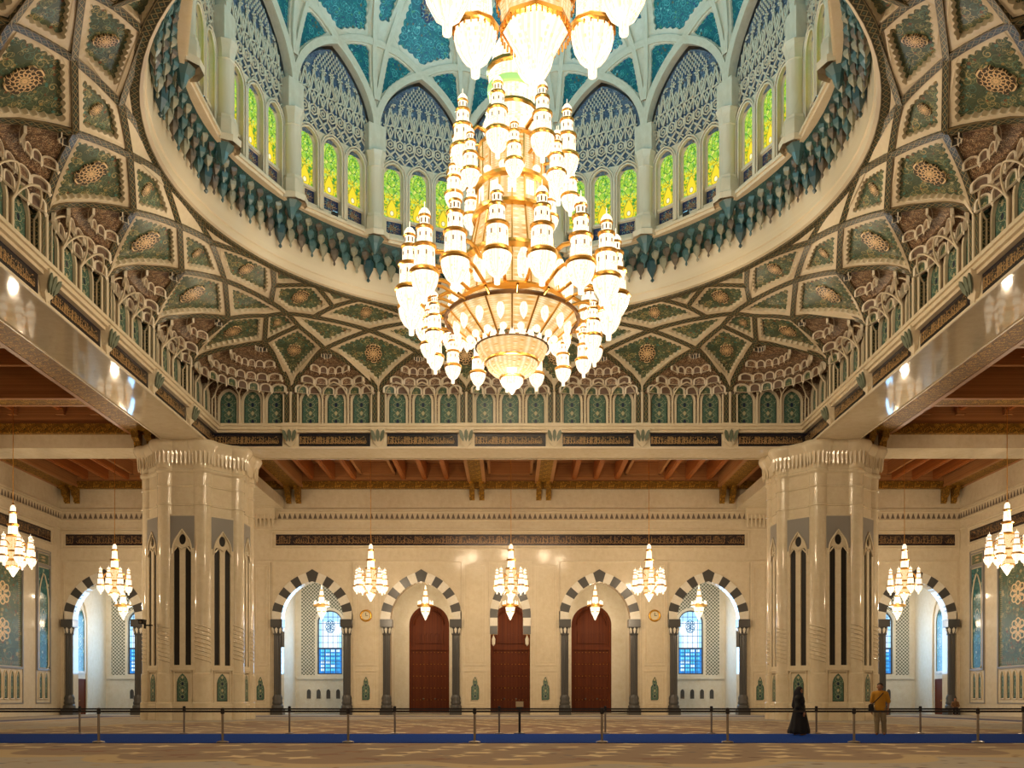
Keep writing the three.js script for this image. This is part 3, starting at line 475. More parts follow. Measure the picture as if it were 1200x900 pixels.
// one bay of the drum and shell, looking to the back wall; the others are turned copies
const bayW = 12.55 * Math.tan(BA / 2), WX = 1.42;
const winPts = lancet(0, 26.45, 0.44, 28.55, 0.55, 8);
const bay = grp('dome_bay', null);
{
  const shift = (pts, dx) => pts.map(([x, y]) => [x + dx, y]), top0 = 29.25;
  const wallOut = [[-bayW - 0.05, 25.0], [bayW + 0.05, 25.0], [bayW + 0.05, top0], [-bayW - 0.05, top0]], wide = ring(winPts, 0.14).map(([x, y]) => [x, y < 26.5 ? 25.55 : y]);
  mesh('drum_wall', plate(wallOut, [-1, 0, 1].map((k) => shift(wide, k * WX)), -12.95, 0.4), M.domeStone, bay);
  mesh('drum_ledge', [bx(-bayW - 0.1, bayW + 0.1, 24.92, 25.06, -12.95, -12.3), bx(-bayW - 0.1, bayW + 0.1, 25.06, 25.2, -12.95, -12.2)], M.domeStone, bay);
  for (let k = -1; k <= 1; k++) {
    const w = grp('drum_window', bay);
    const gl = fitUV(flat(shift(winPts, k * WX), [], -12.84)); mesh('window_glass', gl, M.domeGlass, w);
    const pn = fitUV(flat([[k * WX - 0.5, 25.6], [k * WX + 0.5, 25.6], [k * WX + 0.5, 26.32], [k * WX - 0.5, 26.32]], [], -12.8)); mesh('mosaic_square', pn, M.medalDark, w);
    mesh('window_frame', [plate(shift(ring(winPts, 0.16), k * WX), [shift(winPts, k * WX)], -12.86, 0.07), bx(k * WX - 0.56, k * WX + 0.56, 26.32, 26.46, -12.86, -12.7)], M.domeStone, w);
    const path = (off) => [[-0.44 - off, 25.4], ...archPts(0.44 + off, 0.55 + off * 1.1, 8).map(([x, y]) => [x, 28.55 + y]), [0.44 + off, 25.4]];
    mesh('window_moulding', [tube(path(0.13).map(([x, y]) => V(x + k * WX, y, -12.54)), 0.055, 5), tube(path(0.24).map(([x, y]) => V(x + k * WX, y, -12.5)), 0.045, 5)], M.domeStone, w);
  }
  // lunette above the windows: mosaic ground with a white lattice in front
  const SPR = 30.4, APX = 33.75, hw = 2.28;
  const arch = archPts(hw, APX - SPR, 14).map(([x, y]) => [x, y + SPR]);
  const lun = flat([[-hw, 29.0], [hw, 29.0], ...arch.slice().reverse()], [], -12.74); { const p = lun.attributes.position, u = lun.attributes.uv; for (let i = 0; i < p.count; i++) u.setXY(i, p.getX(i), p.getY(i)); }
  mesh('lunette_mosaic', lun, M.lunette = std({ map: T.bluegrey, roughness: 0.3 }), bay);
  const lat = [], inside = (x, y) => y < SPR ? Math.abs(x) < hw : Math.abs(x) < hw * (1 - Math.pow((y - SPR) / (APX - SPR), 1.9)) , Z = (y) => -12.62 - 0.0 * y;
  const B = (x0, y0, x1, y1, w = 0.05) => { if (inside(x0, y0) && inside(x1, y1)) lat.push(bar(V(x0, y0, Z(y0)), V(x1, y1, Z(y1)), w, 0.06)); };
  for (let k = -4; k <= 4; k++) {
    const x = k * 0.52, h = x + 0.26;
    for (let j = 0; j < 6; j++) { const a = j * PI / 3 + PI / 6, b = a + PI / 3; B(x + 0.23 * cos(a), 30.25 + 0.27 * sin(a), x + 0.23 * cos(b), 30.25 + 0.27 * sin(b)); B(x + 0.1 * cos(a), 30.25 + 0.12 * sin(a), x + 0.1 * cos(b), 30.25 + 0.12 * sin(b), 0.035); }
    B(x, 30.52, h, 31.2); B(h, 31.2, x + 0.52, 30.52); B(x, 30.52, x, 30.9, 0.035);
    B(x, 31.2 - 0.05, x + 0.06, 31.3, 0.03); B(h - 0.12, 31.2, h + 0.12, 31.2);
    B(h, 31.2, x, 32.15, 0.06); B(h, 31.2, x + 0.52, 32.15, 0.06); B(h + 0.1, 31.2, x + 0.58, 32.1, 0.035); B(h - 0.1, 31.2, x - 0.06, 32.1, 0.035); B(x - 0.26, 31.15, h, 31.25, 0.035);
    B(x - 0.08, 32.15, x + 0.08, 32.15, 0.07); B(h, 31.2, h, 31.75, 0.035); B(h - 0.13, 31.65, h, 31.95, 0.03); B(h + 0.13, 31.65, h, 31.95, 0.03); B(h, 30.6, h, 31.15, 0.035); B(x - 0.13, 30.85, x, 31.15, 0.03); B(x + 0.13, 30.85, x, 31.15, 0.03); B(h, 29.95, h, 30.5, 0.03); B(x - 0.26, 29.3, x, 29.6, 0.045); B(x, 29.6, h, 29.3, 0.045);
    B(x - 0.26, 29.95, x, 29.65); B(x, 29.65, h, 29.95); B(x - 0.2, 29.55, x + 0.2, 29.9, 0.035); B(x + 0.2, 29.55, x - 0.2, 29.9, 0.035);
  }
  for (let r = 0; r < 8; r++) { const y = 32.55 + r * 0.15; B(-1.3 + r * 0.13, y, 1.3 - r * 0.13, y, 0.035); for (let k = -8; k <= 8; k++) { const x = (k + (r % 2) * 0.5) * 0.2; B(x, y, x, y + 0.15, 0.035); } }
  for (let k = -3; k <= 3; k++) { const x = k * 0.48; for (let j = 0; j < 6; j++) { const a = j * PI / 3; B(x, 32.36, x + 0.17 * cos(a), 32.36 + 0.17 * sin(a), 0.03); } }
  mesh('lunette_lattice', lat, M.domeStone, bay);
  // shell: ribs and mosaic panels on the curved surface
  const prof = [[30.2, 12.5], [32, 12.48], [33, 12.4], [34, 12.2], [35, 11.85], [36, 11.35], [37, 10.7], [38, 9.95], [39, 9.05], [40, 8.0], [41, 6.7], [42, 5.0], [43, 2.6], [43.6, 0.4]];
  const RAD = (y) => { for (let i = 0; i + 1 < prof.length; i++) if (y <= prof[i + 1][0]) { const t = Math.max(0, (y - prof[i][0]) / (prof[i + 1][0] - prof[i][0])); return prof[i][1] + (prof[i + 1][1] - prof[i][1]) * t; } return 0.3; };
  const on = (al, y) => { const a = al * BA, r = RAD(y); return V(r * sin(a), y, -r * cos(a)); };
  const aw = (p) => V(p.x, 0, p.z).normalize().add(V(0, Math.max(0, (p.y - 31) * 0.09), 0)).normalize();
  const steep = (y) => { const P = [[30.5, 0], [32.2, 0.012], [34.6, 0.075], [37.3, 0.2], [40.5, 0.5]]; for (let i = 0; i + 1 < P.length; i++) if (y <= P[i + 1][0]) { const t = (y - P[i][0]) / (P[i + 1][0] - P[i][0]); return P[i][1] + (P[i + 1][1] - P[i][1]) * t; } return 0.5; };
  const arcE = [], n = 12; for (let i = 0; i <= n; i++) { const f = i / n * 1.2, k = (1 - cos(f)) / (1 - cos(1.2)); arcE.push([-0.5 + 0.5 * k, 30.5 + (33.95 - 30.5) * sin(f) / sin(1.2)]); }
  const topE = []; for (let i = 0; i <= 6; i++) { const t = i / 6; topE.push([-0.425 * t, 33.95 + (34.62 - 33.95) * (1 - (1 - t) * (1 - t))]); }         // apex of this bay to the neighbour's crossing
  const stE = []; for (let i = 0; i <= 8; i++) { const y = 30.5 + (34.62 - 30.5) * i / 8; stE.push([-0.5 + steep(y), y]); }
  const upE = []; for (let i = 0; i <= 8; i++) { const y = 34.62 + (40.5 - 34.62) * i / 8; upE.push([-0.5 + steep(y), y]); }
  const mir = (e) => e.map(([a, y]) => [-a, y]), P3 = (e) => e.map(([a, y]) => on(a, y)), rev = (e) => e.slice().reverse();
  const OP = { frame: 0.32, depth: 0.12, lobe: 0.34, amp: 0.08, medalMin: 0.7, medalMax: 0.75 }, mats = { frame: M.domeStone, mosaic: M.teal, medal: M.medalDark };
  for (const f of [(e) => e, mir]) addPanel(bay, 'spandrel_panel', P3([...f(arcE).slice(0, -1), ...f(topE).slice(0, -1), ...rev(f(stE)).slice(0, -1)]), V(0, 0.2, -1), { ...OP, frame: 0.22, lobe: 0.28, amp: 0.06 }, mats);
  addPanel(bay, 'dome_panel', P3([...topE.slice(0, -1), ...upE.slice(0, -1), ...rev(mir(upE)).slice(0, -1), ...rev(mir(topE)).slice(0, -1)]), V(0, 0.4, -1), { ...OP, frame: 0.42 }, mats);
  const pierE = (e) => e.map(([a, y]) => [a + 1, y]);
  const slim = [...mir(upE).slice(0, -1), ...rev(pierE(upE))], low = [...mir(stE), ...rev(pierE(stE)).slice(0, -1)];
  addPanel(bay, 'slim_panel', P3(slim), V(0.2, 0.4, -1), { ...OP, frame: 0.28, medalMin: 9 }, mats);
  mesh('pier_web', vaultPanel(P3(low), V(0.2, 0.2, -1), { frame: 9 }).frame, M.domeStone, bay);
  for (const f of [(e) => e, mir]) {
    mesh('arch_rib', rib(P3(f(arcE)), 0.34, 0.16, 0.35, aw), M.domeStone, bay);
    mesh('crossing_rib', rib(P3(f(topE)), 0.3, 0.15, 0.2, aw), M.domeStone, bay);
    mesh('steep_rib', rib(P3(f([...stE.slice(3), ...upE.slice(1)])), 0.22, 0.18, 0.2, aw), M.domeStone, bay);
  }
  mesh('crossing_rib', rib(P3([[0.425, 34.62], [0.5, 34.66], [0.575, 34.62]]), 0.3, 0.15, 0.2, aw), M.domeStone, bay);
  // pier between the bays
  const pier = grp('drum_pier', bay); const a = BA / 2, px = 12.5 * sin(a), pz = -12.5 * cos(a);
  const put = (g) => { g.translate(px, 0, pz); return g; };
  mesh('pier_shaft', put(lathe([[0.46, 26.1], [0.4, 26.2], [0.4, 28.5], [0.44, 28.55]], 16)), M.domeStone, pier);
  mesh('pier_base', [put(lathe([[0.7, 24.92], [0.72, 25.2], [0.56, 25.3], [0.56, 25.9], [0.5, 26.0], [0.5, 26.12]], 8)), ], M.domeStone, pier);
  mesh('pier_capital', [put(lathe([[0.42, 28.5], [0.44, 28.9], [0.56, 29.25], [0.58, 29.3], [0.5, 29.35]], 8)), (() => { const g = new THREE.BoxGeometry(0.95, 1.5, 0.7); g.rotateY(-a); g.translate(12.62 * sin(a), 30.0, -12.62 * cos(a)); return g; })()], M.domeStone, pier);
}
for (let k = 0; k < NB; k++) { const b = k ? bay.clone() : bay; b.name = 'dome_bay'; b.rotation.y = -k * BA; dome.add(b); }
mesh('dome_crown', lathe([[8.2, 40.35], [7.4, 41], [5.3, 42.2], [2.8, 43.2], [0.1, 43.8]], 48), M.teal, dome);
mesh('outer_shell', lathe([[13.9, 22.5], [14.4, 25], [13.6, 30], [13.3, 34], [12.2, 37], [9.6, 40.5], [6, 43], [0.1, 44.6]], 48), M.slateLight, dome);
mesh('vault_roof', (() => { const h = new THREE.Shape([V2(-21, -21), V2(21, -21), V2(21, 21), V2(-21, 21)]); const c = new THREE.Path(); c.absarc(0, 0, 14.2, 0, 2 * PI, true); h.holes.push(c); const g = new THREE.ExtrudeGeometry(h, { depth: 0.3, bevelEnabled: false, curveSegments: 48 }); g.rotateX(-PI / 2); g.translate(0, 23.2, 0); return g; })(), M.slateLight, vault);
mesh('vault_wall', [0, 1, 2, 3].map((s) => { const g = bx(-20, 20, 16.95, 23.3, -19.9, -19.6); g.applyMatrix4(sides[s]); return g; }), M.slateLight, vault);

// cool floodlights standing on the drum ledge, thrown across the dome
for (let k = 0; k < 8; k++) {
  const th = 2 * k * BA, f = top('dome_floodlight', 'cool white floodlight standing on the ledge below the drum windows', 'floodlight', new THREE.Group(), { group: 'floodlights on the drum ledge' });
  f.position.set(12.36 * sin(th), 25.24, -12.36 * cos(th)); f.rotation.y = -th + PI;
  mesh('housing', [box(0.3, 0.2, 0.16, 0, 0.12, 0), box(0.1, 0.06, 0.1, 0, 0.0, 0)], M.dark, f);
  mesh('lamp_face', box(0.26, 0.02, 0.12, 0, 0.23, 0), M.floodFace || (M.floodFace = std({ color: 0xffffff, emissive: COOL, emissiveIntensity: 3 })), f);
  const l = new THREE.SpotLight(COOL, LIGHT.flood, 0, 1.05, 0.8, 2); l.position.set(12.25 * sin(th), 25.6, -12.25 * cos(th)); l.target.position.set(-7 * sin(th), 38, 7 * cos(th)); l.castShadow = true; l.shadow.radius = 10; l.name = 'flood_light'; scene.add(l); scene.add(l.target);
}
// ---------------------------------------------------------------- pillars
function pillarSection(R, r, off) {          // an eight-sided pillar with a round shaft at each corner
  const pts = [];
  for (let k = 0; k < 8; k++) { const a = (k + 0.5) * PI / 4, cx = R * cos(a), cy = R * sin(a); for (let j = -5; j <= 5; j++) { const b = a + j / 5 * 1.35; pts.push([cx + r * cos(b), cy + r * sin(b)]); } }
  return off ? ring(pts, off) : pts;
}
function sweepUp(sect, levels) {
  const rows = levels.map(([y, o]) => ring(sect, o).map(([x, z]) => V(x, y, z))), pos = [];
  for (let i = 0; i + 1 < rows.length; i++) for (let k = 0; k < sect.length; k++) { const l = (k + 1) % sect.length, a = rows[i][k], b = rows[i][l], c = rows[i + 1][l], d = rows[i + 1][k]; pos.push(a, d, b, b, d, c); }
  return uvm(toCreasedNormals(triGeo(pos), 0.6));
}
const PS = pillarSection(2.72, 0.5, 0), pillarParts = {};
{
  pillarParts.body = sweepUp(PS, [[0, 0.12], [1.0, 0.12], [1.06, 0.06], [2.7, 0.06], [2.76, 0], [12.4, 0], [12.42, 0.06], [12.5, 0.06], [12.52, 0], [13.5, 0], [13.52, 0.05], [13.6, 0.05], [13.62, 0], [14.3, 0.02]]);
  pillarParts.capital = sweepUp(PS, [[14.28, 0.02], [14.38, 0.12], [14.5, 0.12], [14.55, 0.05], [15.0, 0.1], [15.4, 0.24], [15.7, 0.42], [15.85, 0.5], [16.0, 0.5], [16.1, 0.44]]);
  const lobes = [], per = ring(PS, 0.1); { const L = [0]; per.forEach((p, i) => { const q = per[(i + 1) % per.length]; L.push(L[i] + Math.hypot(q[0] - p[0], q[1] - p[1])); }); const n = Math.round(L[per.length] / 0.24); for (let i = 0, k = 0; i < n; i++) { const d = i / n * L[per.length]; while (L[k + 1] < d) k++; const f = (d - L[k]) / (L[k + 1] - L[k]), p = per[k], q = per[(k + 1) % per.length], x = p[0] + (q[0] - p[0]) * f, z = p[1] + (q[1] - p[1]) * f, a = Math.atan2(z, x), g = lathe([[0.01, -0.5], [0.07, -0.36], [0.1, 0.1], [0.12, 0.3], [0.04, 0.36]], 5, true); g.translate(x + 0.1 * cos(a), 15.2, z + 0.1 * sin(a)); lobes.push(g); } }
  pillarParts.leaves = join(lobes);
  const ap = 2.72 * cos(PI / 8) + 0.28, hw = 0.74, lan = (dx) => lancet(dx, 3.2, 0.17, 9.75, 0.32, 5), quat = []; for (let i = 0; i < 20; i++) { const a = i / 20 * 2 * PI; quat.push([0.2 * cos(a), 10.45 + 0.3 * sin(a)]); }
  pillarParts.tracery = plate([[-hw, 3.0], [hw, 3.0], [hw, 11.9], [-hw, 11.9]], [lan(-0.33), lan(0.33), quat], ap - 0.02, 0.12);
  pillarParts.slot = bx(-hw + 0.1, hw - 0.1, 3.1, 10.9, ap - 0.01, ap + 0.01);
  pillarParts.slate = plate([[-hw + 0.05, 9.95], [-0.5, 9.95], [-0.5, 10.3], [-0.35, 10.6], [0, 11.05], [0.35, 10.6], [0.5, 10.3], [0.5, 9.95], [hw - 0.05, 9.95], [hw - 0.05, 11.8], [-hw + 0.05, 11.8]], [], ap + 0.1, 0.02);
  pillarParts.trefoil = join([tube([V(-0.56, 9.6, ap + 0.13), V(-0.52, 10.1, ap + 0.15), V(-0.4, 10.45, ap + 0.15), V(-0.2, 10.72, ap + 0.15), V(0, 11.0, ap + 0.15), V(0.2, 10.72, ap + 0.15), V(0.4, 10.45, ap + 0.15), V(0.52, 10.1, ap + 0.15), V(0.56, 9.6, ap + 0.13)], 0.05, 5), tube([V(-0.5, 9.75, ap + 0.13), V(-0.25, 10.05, ap + 0.15), V(0, 9.9, ap + 0.14), V(0.25, 10.05, ap + 0.15), V(0.5, 9.75, ap + 0.13)], 0.045, 5)]);
  pillarParts.nicheFrame = join([...frame(-0.72, 0.72, 0.85, 3.0, ap + 0.06, 0.1, 0.08), ...frame(-0.52, 0.52, 0.98, 2.88, ap + 0.06, 0.06, 0.06)]);
  pillarParts.nicheTile = fitUV(flat(lancet(0, 1.1, 0.33, 2.1, 0.62, 6), [], ap + 0.085));
  const gr = []; for (let k = 0; k < 9; k++) { const y = 3.35 + k * 0.24, a0 = -1.2, pts = []; for (let j = 0; j <= 6; j++) { const a = a0 + j / 6 * 2.4; pts.push(V(0.5 * cos(a), y + j * 0.055, 0.5 * sin(a))); } gr.push(tube(pts, 0.045, 4)); }
  const all = []; for (let k = 0; k < 8; k++) for (const g of gr) { const q = g.clone(), a = (k + 0.5) * PI / 4; q.rotateY(-a); q.translate(2.72 * cos(a), 0, 2.72 * sin(a)); all.push(q); }
  pillarParts.spiral = join(all);
}
const PC = 18.9;
[[-1, -1, 'octagonal cream marble pillar with a small camera fixed to its flank'], [1, -1, 'octagonal cream marble pillar behind the man in the yellow shirt'], [-1, 1, 'octagonal marble pillar across the hall from the pillar with the camera'], [1, 1, 'octagonal marble pillar across the hall from the man in yellow']].forEach(([sx, sz, label]) => {
  const p = struct('pillar', label, 'pillar'); p.position.set(sx * PC, 0, sz * PC);
  mesh('shaft', pillarParts.body, M.stone, p); mesh('capital', pillarParts.capital, M.stone, p); mesh('capital_leaves', pillarParts.leaves, M.stone, p); mesh('spiral_fluting', pillarParts.spiral, M.stone, p);
  for (let k = 0; k < 8; k++) { const f = grp('pillar_face', p); f.rotation.y = k * PI / 4; mesh('slot_tracery', pillarParts.tracery, M.stone, f); mesh('dark_slot', pillarParts.slot, M.dark, f); mesh('slate_panel', pillarParts.slate, M.slateLight, f); mesh('trefoil_moulding', pillarParts.trefoil, M.stone, f); mesh('niche_frame', pillarParts.nicheFrame, M.stoneTrim, f); mesh('niche_tile', pillarParts.nicheTile, M.tile, f); }
});

// ---------------------------------------------------------------- back wall with its arches and deep recesses
const WZ = -35, wallB = struct('wall_back', 'long cream marble wall with striped pointed arches and a dark inscription band', 'wall');
const BAYS = [[0, 1.0, 'centre'], [-6.97, 2.43, 'door'], [6.97, 2.43, 'door'], [-15.5, 2.43, 'window'], [15.5, 2.43, 'window'], [-31.8, 2.43, 'window'], [31.8, 2.43, 'window']];
const SPRING = 7.45, RISE = 3.0;
const openings = BAYS.map(([x, w, kind]) => kind === 'centre' ? [[x - 1.55, 0], [x + 1.55, 0], [x + 1.55, 6.3], [x + 1.0, 6.3], ...archPts(1.0, 2.6, 8).map(([a, b]) => [x - a, 7.6 + b]), [x - 1.0, 6.3], [x - 1.55, 6.3]] : lancet(x, 0, w, SPRING, RISE, 12).map(([a, b]) => [a, Math.max(b, 0)]));
{ const out = [[-HW - 0.5, -0.02], ...openings.slice().sort((a, b) => a[0][0] - b[0][0]).flatMap((o) => [[o[0][0], -0.02], ...o.slice(2).reverse(), [o[1][0], -0.02]]), [HW + 0.5, -0.02], [HW + 0.5, 19.8], [-HW - 0.5, 19.8]];
  mesh('wall_face', plate(out, [], WZ - 1.0, 0.88), M.stone, wallB); }
const wallTrim = [], wallLine = [], Wf = WZ - 0.12;         // Wf: face of the wall field; pilasters stand 0.12 proud
const pil = [[-20.3, -18.75], [-12.3, -10.27], [-3.8, -1.7]]; pil.push(...pil.map(([a, b]) => [-b, -a]));
for (const [a, b] of pil) {
  mesh('pilaster', [bx(a, b, 0, 12.05, Wf, WZ)], M.stone, wallB);
  mesh('pilaster_moulding', [...frame(a + 0.2, b - 0.2, 3.85, 11.75, WZ, 0.08, 0.05), ...frame(a + 0.42, b - 0.42, 4.1, 11.5, WZ, 0.05, 0.03), ...frame(a + 0.12, b - 0.12, 0.62, 3.45, WZ, 0.07, 0.05), ...frame(a + 0.36, b - 0.36, 0.85, 3.2, WZ, 0.06, 0.04), bx(a - 0.04, b + 0.04, 0, 0.32, Wf, WZ + 0.06)], M.stoneTrim, wallB);
  const m = (a + b) / 2, n = grp('pilaster_niche', wallB);
  mesh('niche_tile', fitUV(flat([[m - 0.3, 1.15], [m + 0.3, 1.15], [m + 0.3, 2.2], [m + 0.16, 2.4], [m + 0.2, 2.6], [m, 3.0], [m - 0.2, 2.6], [m - 0.16, 2.4], [m - 0.3, 2.2]], [], WZ + 0.01)), M.tile, n);
  mesh('niche_surround', outline([[m - 0.33, 1.12], [m + 0.33, 1.12], [m + 0.33, 2.22], [m + 0.19, 2.4], [m + 0.23, 2.62], [m, 3.06], [m - 0.23, 2.62], [m - 0.19, 2.4], [m - 0.33, 2.22]], WZ + 0.02, 0.035), M.stoneTrim, n);
}
for (const [a, b] of [[-18.75, -12.3], [-10.27, -3.8], [-1.7, 1.7], [3.8, 10.27], [12.3, 18.75], [-35, -28.4], [28.4, 35]]) wallLine.push(bx(a, b, 11.95, 12.05, Wf, Wf + 0.08), bx(a + 0.02, a + 0.1, 0, 11.95, Wf, Wf + 0.06), bx(b - 0.1, b - 0.02, 0, 11.95, Wf, Wf + 0.06));
wallLine.push(bx(-HW, HW, 16.0, 16.1, Wf, Wf + 0.1), bx(-HW, HW, 15.85, 15.92, Wf, Wf + 0.06), bx(-HW, HW, 15.2, 15.28, Wf, Wf + 0.06), bx(-HW, HW, 14.5, 14.58, Wf, Wf + 0.05));
mesh('wall_moulding', wallLine, M.stoneTrim, wallB);
const toothDark = std({ color: 0x6d6053, roughness: 0.5 }), teethOf = (a, b, z) => { const t = []; for (let x = a + 0.2; x < b - 0.2; x += 0.4) t.push(plate([[x, 15.36], [x + 0.28, 15.36], [x + 0.22, 15.55], [x + 0.14, 15.78], [x + 0.06, 15.55]], [], z, 0.03)); return t; };
{ const t = mesh('tooth_band', teethOf(-HW, HW, Wf), toothDark, wallB); t.userData.kind = 'stuff'; }
for (const [a, b] of [[-18.35, 18.35], [-34.8, -28.2], [28.2, 34.8]]) {
  const g = bx(a, b, 13.25, 14.12, Wf, Wf + 0.03); { const p = g.attributes.position, u = g.attributes.uv; for (let i = 0; i < p.count; i++) u.setXY(i, p.getX(i) / 17, (p.getY(i) - 13.25) / 0.87); } mesh('inscription', g, M.wallScript, wallB);
  wallTrim.push(...frame(a - 0.35, b + 0.35, 12.98, 14.4, Wf, 0.1, 0.08), ...frame(a - 0.06, b + 0.06, 13.19, 14.18, Wf, 0.06, 0.06));
}
mesh('inscription_frame', wallTrim, M.stoneTrim, wallB);
for (const s of [-1, 1]) { mesh('corbel_cap', [bx(s * 19.3 - 0.95, s * 19.3 + 0.95, 15.3, 16.2, Wf, WZ + 0.3), bx(s * 19.3 - 1.05, s * 19.3 + 1.05, 16.2, 16.5, Wf, WZ + 0.45), ...[...Array(6)].map((_, k) => { const g = lathe([[0.01, -0.9], [0.07, -0.7], [0.12, 0], [0.1, 0.1]], 6, true); g.translate(s * 19.3 - 0.8 + k * 0.32, 15.5, WZ + 0.25); return g; })], M.stone, wallB); }
// striped arch rings, voussoir by voussoir
function archRing(cx, w, spring, rise, th, n, parent) {
  const at = (t) => { const R = (w * w + rise * rise) / (2 * w), c = R - w, a1 = Math.atan2(rise, c), s = t <= 0.5 ? 1 : -1, q = t <= 0.5 ? t * 2 : (1 - t) * 2, a = PI - q * a1; return [[s * (c + R * cos(a)), R * sin(a)], [s * (c + (R + th) * cos(a)), (R + th) * sin(a)]]; };
  for (let k = 0; k < n; k++) {
    const mid = k === (n - 1) / 2, t0 = k / n, t1 = (k + 1) / n, a = at(t0), b = at(t1), dark = (k - (n - 1) / 2) % 2 === 0; let pts;
    if (mid) { const kk = th * 1.25; pts = [a[0], [0, rise], b[0], b[1], [0, rise + kk], a[1]]; } else { const m = at((t0 + t1) / 2); pts = [a[0], m[0], b[0], b[1], m[1], a[1]]; }
    const g = plate(pts.map(([x, y]) => [cx + x, spring + y]).reverse(), [], Wf - 0.3, dark ? 0.34 : 0.36); mesh('voussoir', g, dark ? M.slate : M.white, parent);
  }
}
const colGeo = { shaft: (() => { const pts = []; for (let i = 0; i < 32; i++) { const a = i / 32 * 2 * PI, r = 0.29 - (i % 2) * 0.035; pts.push([r * cos(a), r * sin(a)]); } const g = plate(pts, [], 0, 4.7); g.rotateX(-PI / 2); g.translate(0, 1.55, 0); return toCreasedNormals(g, 0.3); })(),
  base: join([box(0.95, 0.5, 0.95, 0, 0.25, 0), lathe([[0.46, 0.5], [0.46, 0.7], [0.38, 0.8], [0.42, 0.95], [0.36, 1.1], [0.4, 1.3], [0.3, 1.56]], 16)]),
  cap: join([lathe([[0.29, 6.2], [0.34, 6.3], [0.34, 6.35], [0.3, 6.4], [0.42, 6.85]], 16), box(0.92, 0.6, 0.92, 0, 7.15, 0)]),
  leaf: join([0, 1, 2, 3, 4, 5, 6, 7].map((k) => { const e = plate([[0, 0], [0.07, 0.12], [0.11, 0.36], [0, 0.5], [-0.11, 0.36], [-0.07, 0.12]], [], 0, 0.03); e.rotateX(0.25); e.translate(0, 6.34, 0.31); e.rotateY(k * PI / 4); return e; })) };
BAYS.forEach(([x, w, kind]) => {
  if (kind === 'centre') { const a = grp('striped_arch', wallB); archRing(x, 1.0, 7.6, 2.6, 0.62, 9, a); for (const s of [-1, 1]) for (let k = 0; k < 2; k++) mesh('voussoir', bx(x + s * 1.32 - 0.31, x + s * 1.32 + 0.31, 6.32 + k * 0.65, 6.95 + k * 0.65, Wf - 0.3, Wf + (k ? 0.06 : 0.04)), k ? M.white : M.slate, a); return; }
  const a = grp('striped_arch', wallB); archRing(x, w, SPRING, RISE, 0.76, 15, a);
  for (const s of [-1, 1]) { const c = grp('arch_column', wallB); c.position.set(x + s * (w + 0.28), 0, Wf + 0.02); mesh('column_shaft', colGeo.shaft, M.slate, c); mesh('column_base', colGeo.base, M.slate, c); mesh('column_capital', colGeo.cap, M.slate, c); mesh('capital_leaf', colGeo.leaf, M.white, c); }
});
// recesses behind the arches
{
  const shell = [], nx = BAYS.map(([x, w, k]) => [x, k === 'centre' ? 1.75 : 2.95]).sort((a, b) => a[0] - b[0]); let prev = -HW - 0.5;
  for (const [x, h] of nx) { shell.push(bx(prev, x - h, 0, 12, NZ, WZ - 1.0)); prev = x + h; } shell.push(bx(prev, HW + 0.5, 0, 12, NZ, WZ - 1.0));
  mesh('recess_sides', shell, M.white, wallB);
  mesh('recess_ceiling', bx(-HW - 0.5, HW + 0.5, 11.6, 12.0, NZ, WZ - 1.0), M.white, wallB);
  const holes = BAYS.map(([x, , k]) => k === 'window' ? lancet(x, 3.35, 1.07, 7.8, 1.05, 8) : lancet(x, 0.05, 1.72, 7.6, 1.7, 10));
  mesh('recess_back', plate([[-HW - 0.5, 0], [HW + 0.5, 0], [HW + 0.5, 12], [-HW - 0.5, 12]], holes, NZ - 0.4, 0.4), M.white, wallB);
}
let winNo = 0, doorNo = 0;
const winLabel = { '-15.5': 'blue and white leaded window behind the arch next to the pillar with the camera', '15.5': 'blue and white leaded window behind the arch next to the pillar with the man in yellow', '-31.8': 'blue leaded window half hidden by the pillar with the camera', '31.8': 'blue leaded window half hidden by the pillar beside the man in yellow' };
const doorLabel = { 0: 'tall carved brown double door in the narrow central arch', '-6.97': 'arched carved brown double door on the camera pillar\'s side of the narrow central arch', '6.97': 'arched carved brown double door on the yellow shirted man\'s side of the narrow central arch' };
